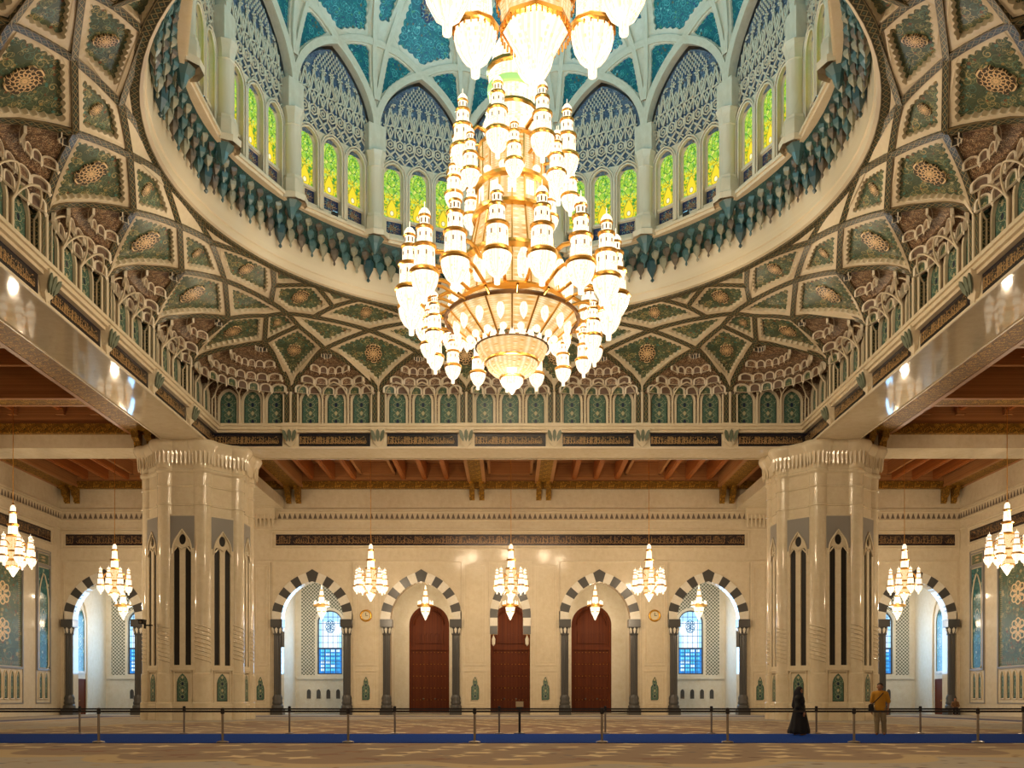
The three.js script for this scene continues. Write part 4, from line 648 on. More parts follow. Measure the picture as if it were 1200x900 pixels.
BAYS.forEach(([x, w, kind]) => {
  if (kind === 'window') {
    const wd = struct('window_' + (++winNo), winLabel[x], 'window'); wd.position.set(x, 0, NZ);
    const gp = lancet(0, 3.35, 1.07, 7.8, 1.05, 8); mesh('window_glass', fitUV(flat(gp, [], -0.2)), M.nicheGlass, wd);
    mesh('window_frame', [plate(gp, [ring(gp, -0.1)], -0.22, 0.1), bx(-1.0, 1.0, 5.55, 5.65, -0.2, -0.12), ...[-0.5, 0, 0.5].map((k) => bx(k - 0.025, k + 0.025, 3.4, 5.6, -0.2, -0.14))], M.slate, wd);
    const rl = new THREE.RectAreaLight(DAY, LIGHT.day, 1.9, 5); rl.position.set(x, 5.9, NZ + 0.25); rl.lookAt(x, 5.9, 0); rl.name = 'window_daylight'; scene.add(rl);
    const l = grp('lattice_wall', wallB), hole = ring(lancet(x, 3.35, 1.07, 7.8, 1.05, 8), 0.22);
    const lf = flat([[x - 2.45, 3.3], [x + 2.45, 3.3], [x + 2.45, 11.4], [x - 2.45, 11.4]], [hole.map(([a, b]) => [a, Math.max(b, 3.32)])], NZ + 0.03); mesh('lattice_panel', lf, M.lattice, l);
    mesh('lattice_border', [...frame(x - 2.6, x + 2.6, 3.15, 11.5, NZ, 0.14, 0.08), plate(hole.map(([a, b]) => [a, Math.max(b, 3.2)]), [lancet(x, 3.36, 1.07, 7.8, 1.05, 8)], NZ, 0.1), bx(x - 2.8, x + 2.8, 2.95, 3.18, NZ, NZ + 0.18), bx(x - 2.7, x + 2.7, 0, 0.5, NZ, NZ + 0.06), ...frame(x - 2.7, x + 2.7, 0.5, 2.9, NZ, 0.05, 0.03)], M.white, l);
    for (let k = 0; k < 4; k++) { const n = grp('small_niche', wallB), m = x + Math.sign(x) * -0.55 * (Math.abs(x) < 20 ? -1 : 1) - 1.26 + k * 0.84; mesh('niche_hollow', flat(lancet(m, 1.25, 0.17, 1.85, 0.24, 4), [], NZ + 0.012), M.slate, n); mesh('niche_surround', outline(lancet(m, 1.25, 0.2, 1.85, 0.26, 4), NZ + 0.02, 0.03), M.white, n); }
    if (Math.abs(x) > 20) { // the outer recesses have a tiled blind arch and a little door in their flank
      const s = Math.sign(x), fx = x + s * 2.93, pl = (g) => { g.rotateY(-s * PI / 2); g.translate(fx, 0, 0); return g; }, zc = -37.4;
      const t = grp('blind_arch', wallB), sh = (pts) => pts.map(([a, b]) => [a + s * zc, b]);
      mesh('arch_tile', pl(fitUV(flat(sh(lancet(0, 3.5, 0.62, 7.4, 1.1, 8)), [], 0.03))), M.niche, t);
      mesh('arch_moulding', [pl(plate(sh(ring(lancet(0, 3.5, 0.62, 7.4, 1.1, 8), 0.2)), [sh(lancet(0, 3.5, 0.62, 7.4, 1.1, 8))], 0, 0.08)), pl(outline(sh(lancet(-0.1, 0.05, 1.15, 7.6, 2.0, 8)), 0.05, 0.09))], M.white, t);
      const d = struct('door_' + (4 + (s > 0)), 'small dark brown door in the side of the recess ' + (s < 0 ? 'past the camera pillar' : 'by the seated person'), 'door');
      mesh('door_leaf', pl(plate(sh([[-0.62, 0], [0.62, 0], [0.62, 2.75], [-0.62, 2.75]]), [], 0.02, 0.06)), M.door, d); mesh('door_frame', [pl(plate(sh([[-0.72, 0], [-0.6, 0], [-0.6, 2.75], [0.6, 2.75], [0.6, 0], [0.72, 0], [0.72, 2.87], [-0.72, 2.87]]), [], 0.02, 0.1))], M.door, d); { const k = new THREE.SphereGeometry(0.05, 8, 6); k.translate(s * zc + s * 0.45, 1.1, 0.14); mesh('handle', pl(k), M.brass, d); }
    }
  } else {
    const d = struct('door_' + (++doorNo), doorLabel[x], 'door'); d.position.set(x, 0, NZ - 0.1);
    const dp = lancet(0, 0, 1.72, 7.6, 1.7, 10); mesh('door_back', plate(dp, [], -0.2, 0.1), M.door, d);
    mesh('arched_frame', [plate(dp, [ring(dp, -0.22).map(([a, b]) => [a, Math.max(0.01, b)])], -0.1, 0.16), bx(-1.6, 1.6, 5.45, 5.75, -0.1, 0.1), tube(archPts(1.25, 1.25, 8).map(([a, b]) => V(a, 7.6 + b, 0)), 0.05, 5)], M.door, d);
    const band = grp('carved_band', d); mesh('band_ground', bx(-1.2, 1.2, 6.0, 7.15, -0.1, -0.02), M.door, band); for (let k = 0; k < 6; k++) mesh('carved_arch', [plate(ring(lancet(-1.0 + k * 0.4, 6.1, 0.1, 6.7, 0.2, 4), 0.07), [lancet(-1.0 + k * 0.4, 6.1, 0.1, 6.7, 0.2, 4)], -0.02, 0.06)], M.door, band);
    for (const s of [-1, 1]) {
      const leaf = grp('door_leaf', d); const c = s * 0.76; const fr = []; for (const [y0, y1] of [[0.25, 1.75], [1.95, 3.45], [3.65, 5.2]]) fr.push(...frame(c - 0.62, c + 0.62, y0, y1, -0.06, 0.09, 0.05), ...frame(c - 0.36, c + 0.36, y0 + 0.3, y1 - 0.3, -0.06, 0.06, 0.03));
      mesh('leaf_board', bx(c - 0.74, c + 0.74, 0.05, 5.42, -0.12, -0.05), M.door, leaf); mesh('leaf_panels', fr, M.door, leaf);
      const st = []; for (let r = 0; r < 6; r++) for (let k = -2; k <= 2; k++) { const g = new THREE.SphereGeometry(0.04, 5, 3); g.translate(c + k * 0.3, 0.15 + r * 1.02, -0.02); st.push(g); } mesh('brass_stud', st, M.brass, leaf);
      const kn = new THREE.SphereGeometry(0.075, 8, 6); kn.translate(s * 0.5, 1.25, 0.02); mesh('knob', kn, M.steel, leaf);
    }
  }
});
// ---------------------------------------------------------------- side walls with tall green tile panels
for (const s of [-1, 1]) {
  const w = struct(s < 0 ? 'wall_left' : 'wall_right', s < 0 ? 'cream marble side wall with green tile panels beside the camera pillar' : 'cream marble side wall with green tile panels past the seated person', 'wall');
  w.position.set(s * HW, 0, 0); w.rotation.y = -s * PI / 2;        // local x runs along the wall: x = s * z
  const L = (z) => s * z, mk = (z0, z1) => [Math.min(L(z0), L(z1)), Math.max(L(z0), L(z1))];
  mesh('wall_face', bx(-42.5, 42.5, 0, 19.8, -0.5, 0), M.stone, w);
  const trim = [bx(-HW, HW, 16.0, 16.1, 0, 0.1), bx(-HW, HW, 15.2, 15.28, 0, 0.06), bx(-HW, HW, 15.85, 15.92, 0, 0.06), bx(-HW, HW, 14.5, 14.58, 0, 0.05), bx(-HW, HW, 0, 0.35, 0, 0.08)];
  { const t = mesh('tooth_band', teethOf(-HW, -18, 0).concat(teethOf(18, HW, 0)), toothDark, w); t.userData.kind = 'stuff'; }
  { const [a, b] = mk(-33.5, -20); const g = bx(a, b, 13.25, 14.12, 0, 0.03); const p = g.attributes.position, u = g.attributes.uv; for (let i = 0; i < p.count; i++) u.setXY(i, p.getX(i) / 17, (p.getY(i) - 13.25) / 0.87); mesh('inscription', g, M.wallScript, w); trim.push(...frame(a - 0.3, b + 0.3, 13.0, 14.4, 0, 0.09, 0.07)); }
  for (const [z0, z1, big] of [[-33.4, -31.4, 0], [-29.4, -24.2, 1], [-22.2, -20.2, 0]]) {
    const [a, b] = mk(z0, z1), g = grp(big ? 'wide_tile_panel' : 'narrow_tile_panel', w), m = (a + b) / 2;
    mesh('tile_field', fitUV(flat([[a + 0.15, 3.6], [b - 0.15, 3.6], [b - 0.15, 11.1], [a + 0.15, 11.1]], [], 0.02)), big ? M.wallTile : M.niche, g);
    mesh('panel_frame', [...frame(a, b, 3.4, 11.3, 0, 0.14, 0.12), ...frame(a, b, 11.3, 12.3, 0, 0.1, 0.1), ...frame(a - 0.12, b + 0.12, 0.9, 12.5, 0, 0.08, 0.05)], M.slateLight, g);
    mesh('top_square', fitUV(flat([[a + 0.2, 11.45], [b - 0.2, 11.45], [b - 0.2, 12.15], [a + 0.2, 12.15]], [], 0.02)), M.wallTile, g);
    if (!big) mesh('pointed_moulding', outline(lancet(m, 3.6, (b - a) / 2 - 0.3, 8.6, 2.2, 8), 0.05, 0.06), M.stoneTrim, g);
    const n = big ? 6 : 2, st = (b - a - 0.4) / n; for (let k = 0; k < n; k++) { const c = a + 0.2 + st * (k + 0.5), q = grp('blind_lancet', w); mesh('lancet_tile', fitUV(flat(lancet(c, 1.3, st * 0.24, 2.7, 0.5, 5), [], 0.02)), M.tile, q); mesh('lancet_surround', outline(lancet(c, 1.28, st * 0.34, 2.7, 0.6, 5), 0.03, 0.06), M.stoneTrim, q); }
  }
  mesh('wall_moulding', trim, M.stoneTrim, w);
}
// ---------------------------------------------------------------- front wall behind the camera, with the doorway the picture is taken from
const wallF = struct('wall_front', 'cream marble wall with a doorway facing the striped arches across the hall', 'wall');
mesh('wall_face', [bx(-HW - 0.5, -2.2, 0, 19.8, 35.2, 36.0), bx(2.2, HW + 0.5, 0, 19.8, 35.2, 36.0), bx(-2.2, 2.2, 9, 19.8, 35.2, 36.0)], M.stone, wallF);
mesh('doorway_recess', [bx(-2.6, -2.2, 0, 9.4, 36, 40), bx(2.2, 2.6, 0, 9.4, 36, 40), bx(-2.6, 2.6, 9, 9.4, 36, 40), bx(-2.6, 2.6, 0, 9.4, 39.6, 40)], M.white, wallF);
// ---------------------------------------------------------------- timber ceilings over the aisles, and the stone beams between pillars and walls
const wood = struct('ceiling_3', 'dark timber aisle ceiling with gilded beams, ribs and star coffers', 'ceiling');
const stoneBeam = struct('trim_3', 'grey marble cross beams running from the pillars to the outer walls', 'beam');
for (const s of [-1, 1]) for (const t of [-1, 1]) {
  mesh('cross_beam', bx(Math.min(s * A1, s * HW), Math.max(s * A1, s * HW), YS, 16.9, Math.min(t * A1, t * A0), Math.max(t * A1, t * A0)), M.soffit, stoneBeam);
  mesh('cross_beam', bx(Math.min(s * 17.7, s * A1), Math.max(s * 17.7, s * A1), YS, 16.9, Math.min(t * A1, t * 35), Math.max(t * A1, t * 35)), M.soffit, stoneBeam);
}
const slabY = 19.55;
mesh('ceiling_boards', [bx(-HW - 0.5, HW + 0.5, slabY, slabY + 0.3, -36, -A1 + 0.3), bx(-HW - 0.5, HW + 0.5, slabY, slabY + 0.3, A1 - 0.3, 36), bx(-HW - 0.5, -A1 + 0.3, slabY, slabY + 0.3, -A1, A1), bx(A1 - 0.3, HW + 0.5, slabY, slabY + 0.3, -A1, A1)], M.wood, wood);
function goldBeam(x0, x1, z0, z1, y0) { const b = grp('gilded_beam', wood), along = z1 - z0 > x1 - x0; mesh('beam_sides', bx(x0, x1, y0 + 0.02, slabY, z0, z1), M.wood, b); mesh('gilded_underside', along ? bx(x0 + 0.2, x1 - 0.2, y0 - 0.04, y0 + 0.03, z0, z1) : bx(x0, x1, y0 - 0.04, y0 + 0.03, z0 + 0.2, z1 - 0.2), M.gild, b); mesh('edge_bead', along ? [bx(x0 - 0.05, x0 + 0.2, y0 - 0.06, y0 + 0.16, z0, z1), bx(x1 - 0.2, x1 + 0.05, y0 - 0.06, y0 + 0.16, z0, z1)] : [bx(x0, x1, y0 - 0.06, y0 + 0.16, z0 - 0.05, z0 + 0.2), bx(x0, x1, y0 - 0.06, y0 + 0.16, z1 - 0.2, z1 + 0.05)], M.wood, b); return b; }
function woodRib(x, z0, z1, y = 18.35, w = 0.36) { const r = grp('ceiling_rib', wood); mesh('rib_body', [bx(x - w / 2, x + w / 2, y, slabY, z0, z1), bx(x - w * 0.28, x + w * 0.28, y - 0.05, y, z0, z1)], M.woodRib || (M.woodRib = std({ map: T.wood, color: 0xffd9b0, roughness: 0.45 })), r); mesh('rib_end', [bx(x - 0.26, x + 0.26, y - 0.28, y + 0.3, z0, z0 + 0.3)], M.wood, r); }
function starCoffer(cx, cz, w, d, y = 18.75) {
  const c = grp('star_coffer', wood); mesh('coffer_frame', [bx(cx - w, cx + w, y - 0.15, slabY, cz - d, cz - d + 0.25), bx(cx - w, cx + w, y - 0.15, slabY, cz + d - 0.25, cz + d), bx(cx - w, cx - w + 0.2, y - 0.15, slabY, cz - d, cz + d), bx(cx + w - 0.2, cx + w, y - 0.15, slabY, cz - d, cz + d)], M.wood, c);
  const st = []; for (let k = 0; k < 8; k++) { const a = k * PI / 4, b = (k + 3) * PI / 4, R = Math.min(w, d) * 0.95; st.push(bar(V(cx + R * cos(a), y + 0.1, cz + R * sin(a)), V(cx + R * cos(b), y + 0.1, cz + R * sin(b)), 0.16, 0.14)); } mesh('star_lattice', st, M.woodRib, c);
}
function corbel(x, z, dir, y = 17.9) { const c = grp('gilded_corbel', wood); for (const k of [-1, 1]) { const pr = plate([[0, 0], [1.0, 0], [1.0, -0.25], [0.7, -0.4], [0.62, -0.75], [0.3, -0.9], [0.22, -1.2], [0, -1.3]], [], -0.2, 0.4); pr.rotateY(dir); pr.translate(x + (Math.abs(sin(dir)) > 0.5 ? k * 0.38 : 0), y, z + (Math.abs(sin(dir)) > 0.5 ? 0 : k * 0.38)); mesh('corbel_block', pr, M.gild, c); } }
woodRib(0, 0, 0.01);       // makes the rib timber; removed next
wood.remove(wood.children[wood.children.length - 1]);
for (const t of [-1, 1]) {         // aisles along the back and the front wall
  const z0 = t < 0 ? -34.95 : A1 + 0.05, z1 = t < 0 ? -A1 - 0.05 : 35.1;
  for (const x of [-2.6, 2.6]) { goldBeam(x - 0.65, x + 0.65, z0, z1, 18.05); if (t < 0) corbel(x, z0, -PI / 2, 18.05); }
  for (const s of [-1, 1]) {
    goldBeam(s * 16.9 - 0.75, s * 16.9 + 0.75, z0, z1, 17.75); if (t < 0) corbel(s * 16.9, z0, -PI / 2, 17.8);
    for (const x of [4.95, 6.65, 8.3, 12.15, 13.8, 15.45]) woodRib(s * x, z0, z1);
    starCoffer(s * 10.25, -27.7 * -t, 1.4, 6.6);
    for (const x of [22.4, 24.0, 25.6, 29.8, 31.4, 33.0]) woodRib(s * x, z0, z1);
    starCoffer(s * 27.7, -27.7 * -t, 1.6, 6.6); goldBeam(s * 34.4 - 0.75, s * 34.4 + 0.75, z0, z1, 17.75); goldBeam(s * 20.7 - 0.75, s * 20.7 + 0.75, z0, z1, 17.4);
    if (t < 0) corbel(s * 34.2, z0, -PI / 2, 17.8);
  }
  starCoffer(0, -27.7 * -t, 1.7, 6.6);
  const zz = t < 0 ? [-34.95, -34.5] : [34.6, 35.1]; mesh('wall_plate', bx(-HW, HW, 17.62, 18.15, ...zz), M.gild, wood); mesh('wall_board', bx(-HW, HW, 18.15, slabY, zz[0], zz[1] - 0.1), M.wood, wood);
}
for (const s of [-1, 1]) {         // aisles along the side walls
  const X = (a, b) => [Math.min(s * a, s * b), Math.max(s * a, s * b)];
  goldBeam(...X(A1 + 0.05, 22.6), -A0, A0, 17.0); goldBeam(...X(33.6, 35.1), -A0, A0, 17.75);
  for (const z of [-12.6, -4.2, 4.2, 12.6]) goldBeam(...X(22.6, 33.6), z - 0.65, z + 0.65, 17.3);
  for (const t of [-1, 1]) { mesh('wall_plate', bx(...X(22.6, 35), 16.9, 17.45, t * 17.3 - 0.2, t * 17.3 + 0.2), M.gild, wood); mesh('wall_board', bx(...X(22.6, 35), 17.45, slabY, t * 17.3 - 0.1, t * 17.3 + 0.1), M.wood, wood); for (const x of [24.4, 26.4, 29.2, 31.2]) woodRib(s * x, t < 0 ? -17.1 : 13.25, t < 0 ? -13.25 : 17.1, 18.2); corbel(s * 21.6, t * 17.45, t * PI / 2, 17.3); }
  for (const z of [-8.4, 0, 8.4]) starCoffer(s * 28, z, 4.5, 2.6);
}

// ---------------------------------------------------------------- chandeliers
const G = {};
function lanternGeo(n, slots) {
  const o = {};
  o.bowl = lathe([[0.02, 0], [0.1, 0.03], [0.11, 0.26], [0.16, 0.3], [0.3, 0.42], [0.44, 0.68], [0.5, 0.92], [0.5, 1.02]], n, true);
  o.tower = [lathe([[0.39, 1.2], [0.37, 1.95]], n, true), lathe([[0.28, 2.08], [0.27, 2.62]], n, true), lathe([[0.19, 2.74], [0.18, 3.08]], n, true)];
  o.bands = [lathe([[0.5, 1.0], [0.55, 1.05], [0.55, 1.13], [0.48, 1.2], [0.4, 1.2]], n), lathe([[0.37, 1.92], [0.43, 1.97], [0.43, 2.04], [0.28, 2.08]], n), lathe([[0.27, 2.6], [0.32, 2.65], [0.32, 2.71], [0.19, 2.75]], n), lathe([[0.19, 3.04], [0.24, 3.08], [0.22, 3.12]], n)];
  o.dome = lathe([[0.22, 3.1], [0.2, 3.24], [0.12, 3.36], [0.02, 3.42], [0.015, 3.62], [0.001, 3.64]], n);
  if (slots) { const s = []; for (let k = 0; k < 8; k++) { const a = (k + 0.5) / 8 * 2 * PI; for (const [r, y, h] of [[0.385, 1.68, 0.16], [0.28, 2.38, 0.13], [0.19, 2.9, 0.16]]) s.push(box(0.045, h, 0.02, r * 0.97 * sin(a), y, r * 0.97 * cos(a), a)); } o.slots = join(s); }
  return o;
}
function lantern(parent, geo, x, y, z, sc, name = 'lantern', dark = true) {
  const g = grp(name, parent); g.position.set(x, y, z); g.scale.setScalar(sc); g.rotation.y = Math.atan2(x, z);
  mesh('glass_bowl', geo.bowl, M.crystalHot, g); for (const q of geo.tower) mesh('glass_tower', q, M.crystalHot, g); for (const q of geo.bands) mesh('gilt_gallery', q, M.gold, g); mesh('lantern_dome', geo.dome, M.crystalHot, g); if (dark && geo.slots) (mesh('dark_slots', geo.slots, M.bronze || (M.bronze = std({ color: 0x6b4a26, metalness: 0.5, roughness: 0.4 })), g)).userData.kind = 'stuff';
  return g;
}
const LG = lanternGeo(16, true), LGs = lanternGeo(10, false);
// the great chandelier under the dome
const great = top('great_chandelier', 'huge tiered gold and crystal chandelier with minaret lanterns hanging under the dome', 'chandelier');
great.position.set(0.07, 0, 0);
{
  const c = great;
  mesh('chain', cyl(0.12, 0.12, 15, 0, 28.6, 0, 8), M.gold, c);
  const crown = grp('crown', c);
  mesh('crown_glass', [lathe([[0.9, 24.9], [0.95, 26.4]], 16, true), lathe([[0.98, 23.6], [1.22, 24.2], [1.0, 24.75]], 16, true), lathe([[0.88, 26.6], [0.75, 27.4], [0.4, 28.0], [0.1, 28.3]], 16)], M.crystalHot, crown);
  parts('crown_band', [lathe([[1.0, 24.7], [1.08, 24.8], [1.05, 24.92], [0.9, 24.95]], 16), lathe([[0.94, 26.35], [1.05, 26.45], [1.02, 26.6], [0.86, 26.66]], 16), lathe([[1.32, 23.3], [1.4, 23.4], [1.3, 23.55], [1.0, 23.65]], 16), lathe([[0.12, 28.2], [0.2, 28.35], [0.05, 28.9]], 12)], M.gold, crown);
  mesh('green_band', lathe([[0.93, 25.55], [1.0, 25.62], [1.0, 25.82], [0.94, 25.9]], 24), M.greenGlass || (M.greenGlass = std({ color: 0xa9c46a, roughness: 0.3, emissive: lin(0.55, 0.7, 0.2), emissiveIntensity: 0.5 })), crown);
  const col = grp('column', c);
  mesh('column_glass', [lathe([[1.3, 21.9], [1.32, 23.3]], 18, true), lathe([[1.42, 20.7], [1.34, 21.7]], 18, true), lathe([[1.75, 18.9], [1.6, 19.7], [1.42, 20.5]], 18, true), lathe([[2.1, 17.2], [1.9, 18.6]], 18, true)], M.amber, col);
  const bars = []; for (let k = 0; k < 18; k++) { const a = k / 18 * 2 * PI; for (const [r0, y0, r1, y1] of [[1.33, 21.9, 1.35, 23.3], [1.45, 20.7, 1.37, 21.7], [1.78, 18.9, 1.45, 20.5], [2.13, 17.2, 1.93, 18.6]]) bars.push(bar(V(r0 * sin(a), y0, r0 * cos(a)), V(r1 * sin(a), y1, r1 * cos(a)), 0.05)); }
  mesh('column_bars', bars, M.gold, col);
  parts('column_band', [lathe([[1.36, 21.62], [1.5, 21.72], [1.5, 21.86], [1.32, 21.92]], 24), lathe([[1.45, 20.42], [1.62, 20.52], [1.6, 20.66], [1.44, 20.72]], 24), lathe([[1.92, 18.55], [2.1, 18.7], [2.05, 18.85], [1.76, 18.92]], 24), lathe([[2.1, 17.0], [2.24, 17.06], [2.22, 17.14], [2.1, 17.2]], 24)], M.gold, col);
  for (let k = 0; k < 12; k++) { const a = k / 12 * 2 * PI, p = mesh('window_pane', box(0.34, 0.55, 0.05, 1.4 * sin(a), 21.2, 1.42 * cos(a), a), M.crystalHot, col); void p; const q = new THREE.SphereGeometry(0.17, 10, 8); q.translate(1.36 * sin(a + 0.26), 22.0 + 0.05, 1.36 * cos(a + 0.26)); mesh('globe', q, M.crystalHot, col); }
  for (let k = 0; k < 16; k++) { const a = (k + 0.5) / 16 * 2 * PI, g = lathe([[0.2, 0], [0.24, 0.15], [0.24, 0.75], [0.12, 1.05], [0.01, 1.1]], 8); g.translate(2.25 * sin(a), 17.3, 2.25 * cos(a)); mesh('arched_lamp', g, M.crystalHot, col); }
  const dish = grp('dish', c);
  mesh('dish_rim', lathe([[2.62, 16.45], [2.72, 16.42], [2.76, 16.52], [2.7, 16.6], [2.58, 16.56]], 32), M.bronze || (M.bronze = std({ color: 0x6b4a26, metalness: 0.5, roughness: 0.4 })), dish);
  mesh('dish_glass', lathe([[1.5, 15.62], [1.9, 15.95], [2.3, 16.2], [2.62, 16.5]], 16, true), M.amber, dish);
  const arms = []; for (let k = 0; k < 16; k++) { const a = k / 16 * 2 * PI; arms.push(bar(V(1.45 * sin(a), 15.5, 1.45 * cos(a)), V(2.66 * sin(a), 16.5, 2.66 * cos(a)), 0.06)); } mesh('dish_arms', arms, M.gold, dish);
  for (let k = 0; k < 16; k++) { const a = (k + 0.5) / 16 * 2 * PI, q = new THREE.SphereGeometry(0.15, 8, 6); q.translate(1.72 * sin(a), 15.62, 1.72 * cos(a)); mesh('globe', q, M.crystalHot, dish); const l = lathe([[0.02, -0.3], [0.12, -0.12], [0.16, 0.1], [0.12, 0.3]], 8, true); l.translate(2.25 * sin(a), 15.98, 2.25 * cos(a)); mesh('drop', l, M.crystalHot, dish); }
  mesh('petal_ring', [...Array(24)].map((_, k) => { const a = k / 24 * 2 * PI, g = plate([[-0.13, 0], [0.13, 0], [0, 0.34]], [], 0, 0.03); g.rotateX(0.35); g.translate(0, 15.4, 1.48); g.rotateY(a); return g; }), M.crystalHot, dish);
  const bowl = grp('pendant_bowl', c);
  mesh('bowl_rim', lathe([[1.42, 15.36], [1.5, 15.38], [1.5, 15.44], [1.42, 15.46]], 32), M.bronze, bowl);
  mesh('bowl_glass', [lathe([[1.1, 14.82], [1.32, 15.05], [1.44, 15.38]], 24, true)], M.amber, bowl);
  mesh('bowl_middle', [lathe([[0.5, 14.2], [0.78, 14.35], [0.98, 14.55], [1.05, 14.78]], 24, true)], M.crystal, bowl);
  parts('bowl_band', [lathe([[1.02, 14.74], [1.12, 14.78], [1.12, 14.86], [1.02, 14.88]], 32), lathe([[0.42, 14.14], [0.52, 14.18], [0.5, 14.24], [0.42, 14.24]], 24)], M.gold, bowl);
  mesh('bowl_cup', [lathe([[0.16, 13.74], [0.34, 13.84], [0.45, 14.0], [0.45, 14.14]], 20, true), lathe([[0.01, 13.52], [0.1, 13.6], [0.16, 13.72], [0.12, 13.76]], 10, true)], M.crystalHot, bowl);
  for (let k = 0; k < 16; k++) {
    const a = (-7.5 + k * 22.5) * PI / 180, lo = a + 11.25 * PI / 180;
    lantern(c, LG, 4.15 * sin(a), 16.1, 4.15 * cos(a), 1.06);
    if (cos(lo) < 0.45) lantern(c, LG, 3.35 * sin(lo), 14.7, 3.35 * cos(lo), 0.68, 'low_lantern');
    const arm = [V(2.0 * sin(a), 17.9, 2.0 * cos(a)), V(3.0 * sin(a), 18.35, 3.0 * cos(a)), V(3.75 * sin(a), 18.2, 3.75 * cos(a))], arm2 = [V(2.7 * sin(lo), 16.5, 2.7 * cos(lo)), V(3.1 * sin(lo), 16.6, 3.1 * cos(lo))];
    parts('scroll_arm', [tube(arm, 0.09, 5), tube(arm.map((p) => V(p.x, p.y - 0.75, p.z)), 0.07, 5), tube(arm2, 0.06, 5)], M.gold, c);
  }
  for (let k = 0; k < 8; k++) {
    const a = (-14 + k * 45) * PI / 180, lo = a + 16 * PI / 180;
    lantern(c, LG, 2.25 * sin(a), 21.75, 2.25 * cos(a), 0.92, 'high_lantern'); lantern(c, LG, 2.35 * sin(lo), 20.75, 2.35 * cos(lo), 0.72, 'high_lantern');
    parts('scroll_arm', [tube([V(1.1 * sin(a), 23.7, 1.1 * cos(a)), V(1.6 * sin(a), 23.85, 1.6 * cos(a)), V(2.0 * sin(a), 23.4, 2.0 * cos(a))], 0.08, 5), tube([V(1.2 * sin(a), 22.6, 1.2 * cos(a)), V(1.9 * sin(a), 22.7, 1.9 * cos(a))], 0.06, 5)], M.gold, c);
  }
  for (let k = 0; k < 8; k++) { const a = (3.75 + k * 45) * PI / 180; pointLight(5.7 * sin(a), 17.2, 5.7 * cos(a), LIGHT.main, WARM, 0.4); }
  pointLight(0.07, 12.9, 0, LIGHT.main * 5, WARM, 0.35);
  for (let k = 0; k < 4; k++) { const a = (20 + k * 90) * PI / 180; pointLight(3.6 * sin(a), 22.6, 3.6 * cos(a), LIGHT.main * 0.35, WARM, 0.3); }
}
// the aisle chandeliers, one pattern, lantern by lantern
const small = new THREE.Group();
{
  mesh('cord', cyl(0.02, 0.02, 7.3, 0, 4.1, 0, 6), M.gold, small);
  const cr = grp('crown', small);
  mesh('crown_glass', [lathe([[0.26, 2.35], [0.24, 2.85]], 12, true), lathe([[0.2, 2.98], [0.17, 3.55]], 12, true), lathe([[0.15, 3.66], [0.14, 3.9], [0.05, 4.05]], 12)], M.crystalHot, cr);
  parts('crown_band', [lathe([[0.26, 2.82], [0.33, 2.88], [0.31, 2.96], [0.18, 3.0]], 12), lathe([[0.17, 3.52], [0.24, 3.57], [0.22, 3.64], [0.14, 3.68]], 12), lathe([[0.06, 4.0], [0.08, 4.06], [0.02, 4.14]], 8), lathe([[0.3, 2.2], [0.42, 2.26], [0.4, 2.34], [0.26, 2.38]], 12)], M.gold, cr);
  const body = grp('body', small);
  mesh('body_glass', [lathe([[0.38, 1.45], [0.36, 2.2]], 8, true), lathe([[0.42, 0.98], [0.44, 1.36]], 8, true), lathe([[0.37, 0.6], [0.4, 0.88]], 8, true)], M.crystal, body);
  mesh('bottom_cone', lathe([[0.03, 0], [0.07, 0.04], [0.2, 0.26], [0.37, 0.56]], 8, true), M.crystalHot, body);
  parts('body_band', [lathe([[0.4, 1.34], [0.5, 1.38], [0.48, 1.46], [0.38, 1.48]], 8), lathe([[0.4, 0.86], [0.45, 0.9], [0.45, 0.97], [0.4, 1.0]], 8), lathe([[0.36, 0.54], [0.4, 0.56], [0.4, 0.61], [0.36, 0.62]], 8)], M.gold, body);
  const fr = []; for (const [r, y] of [[0.43, 0.84], [0.385, 0.52]]) for (let k = 0; k < 40; k++) { const a = k / 40 * 2 * PI; fr.push(box(0.016, 0.07, 0.016, r * sin(a), y, r * cos(a), a)); } mesh('bead_fringe', fr, M.gold, body);
  for (let k = 0; k < 8; k++) {
    const a = k * 45 * PI / 180, R = 0.98, g = lantern(small, LGs, R * sin(a), 0.5, R * cos(a), 0.52, 'lantern', false);
    const b = []; for (let q = 0; q < 20; q++) { const t = q / 20 * 2 * PI; b.push(box(0.03, 0.1, 0.03, 0.5 * sin(t), 0.98, 0.5 * cos(t), t)); } mesh('bead_fringe', k ? small.userData.fr : (small.userData.fr = join(b)), M.gold, g);
    parts('scroll_arm', [tube([V(0.38 * sin(a), 1.75, 0.38 * cos(a)), V(0.65 * sin(a), 1.95, 0.65 * cos(a)), V(R * 0.86 * sin(a), 1.5, R * 0.86 * cos(a))], 0.03, 5)], M.gold, small);
  }
  small.userData = {};
}
const AGROUP = { group: 'aisle chandeliers' };
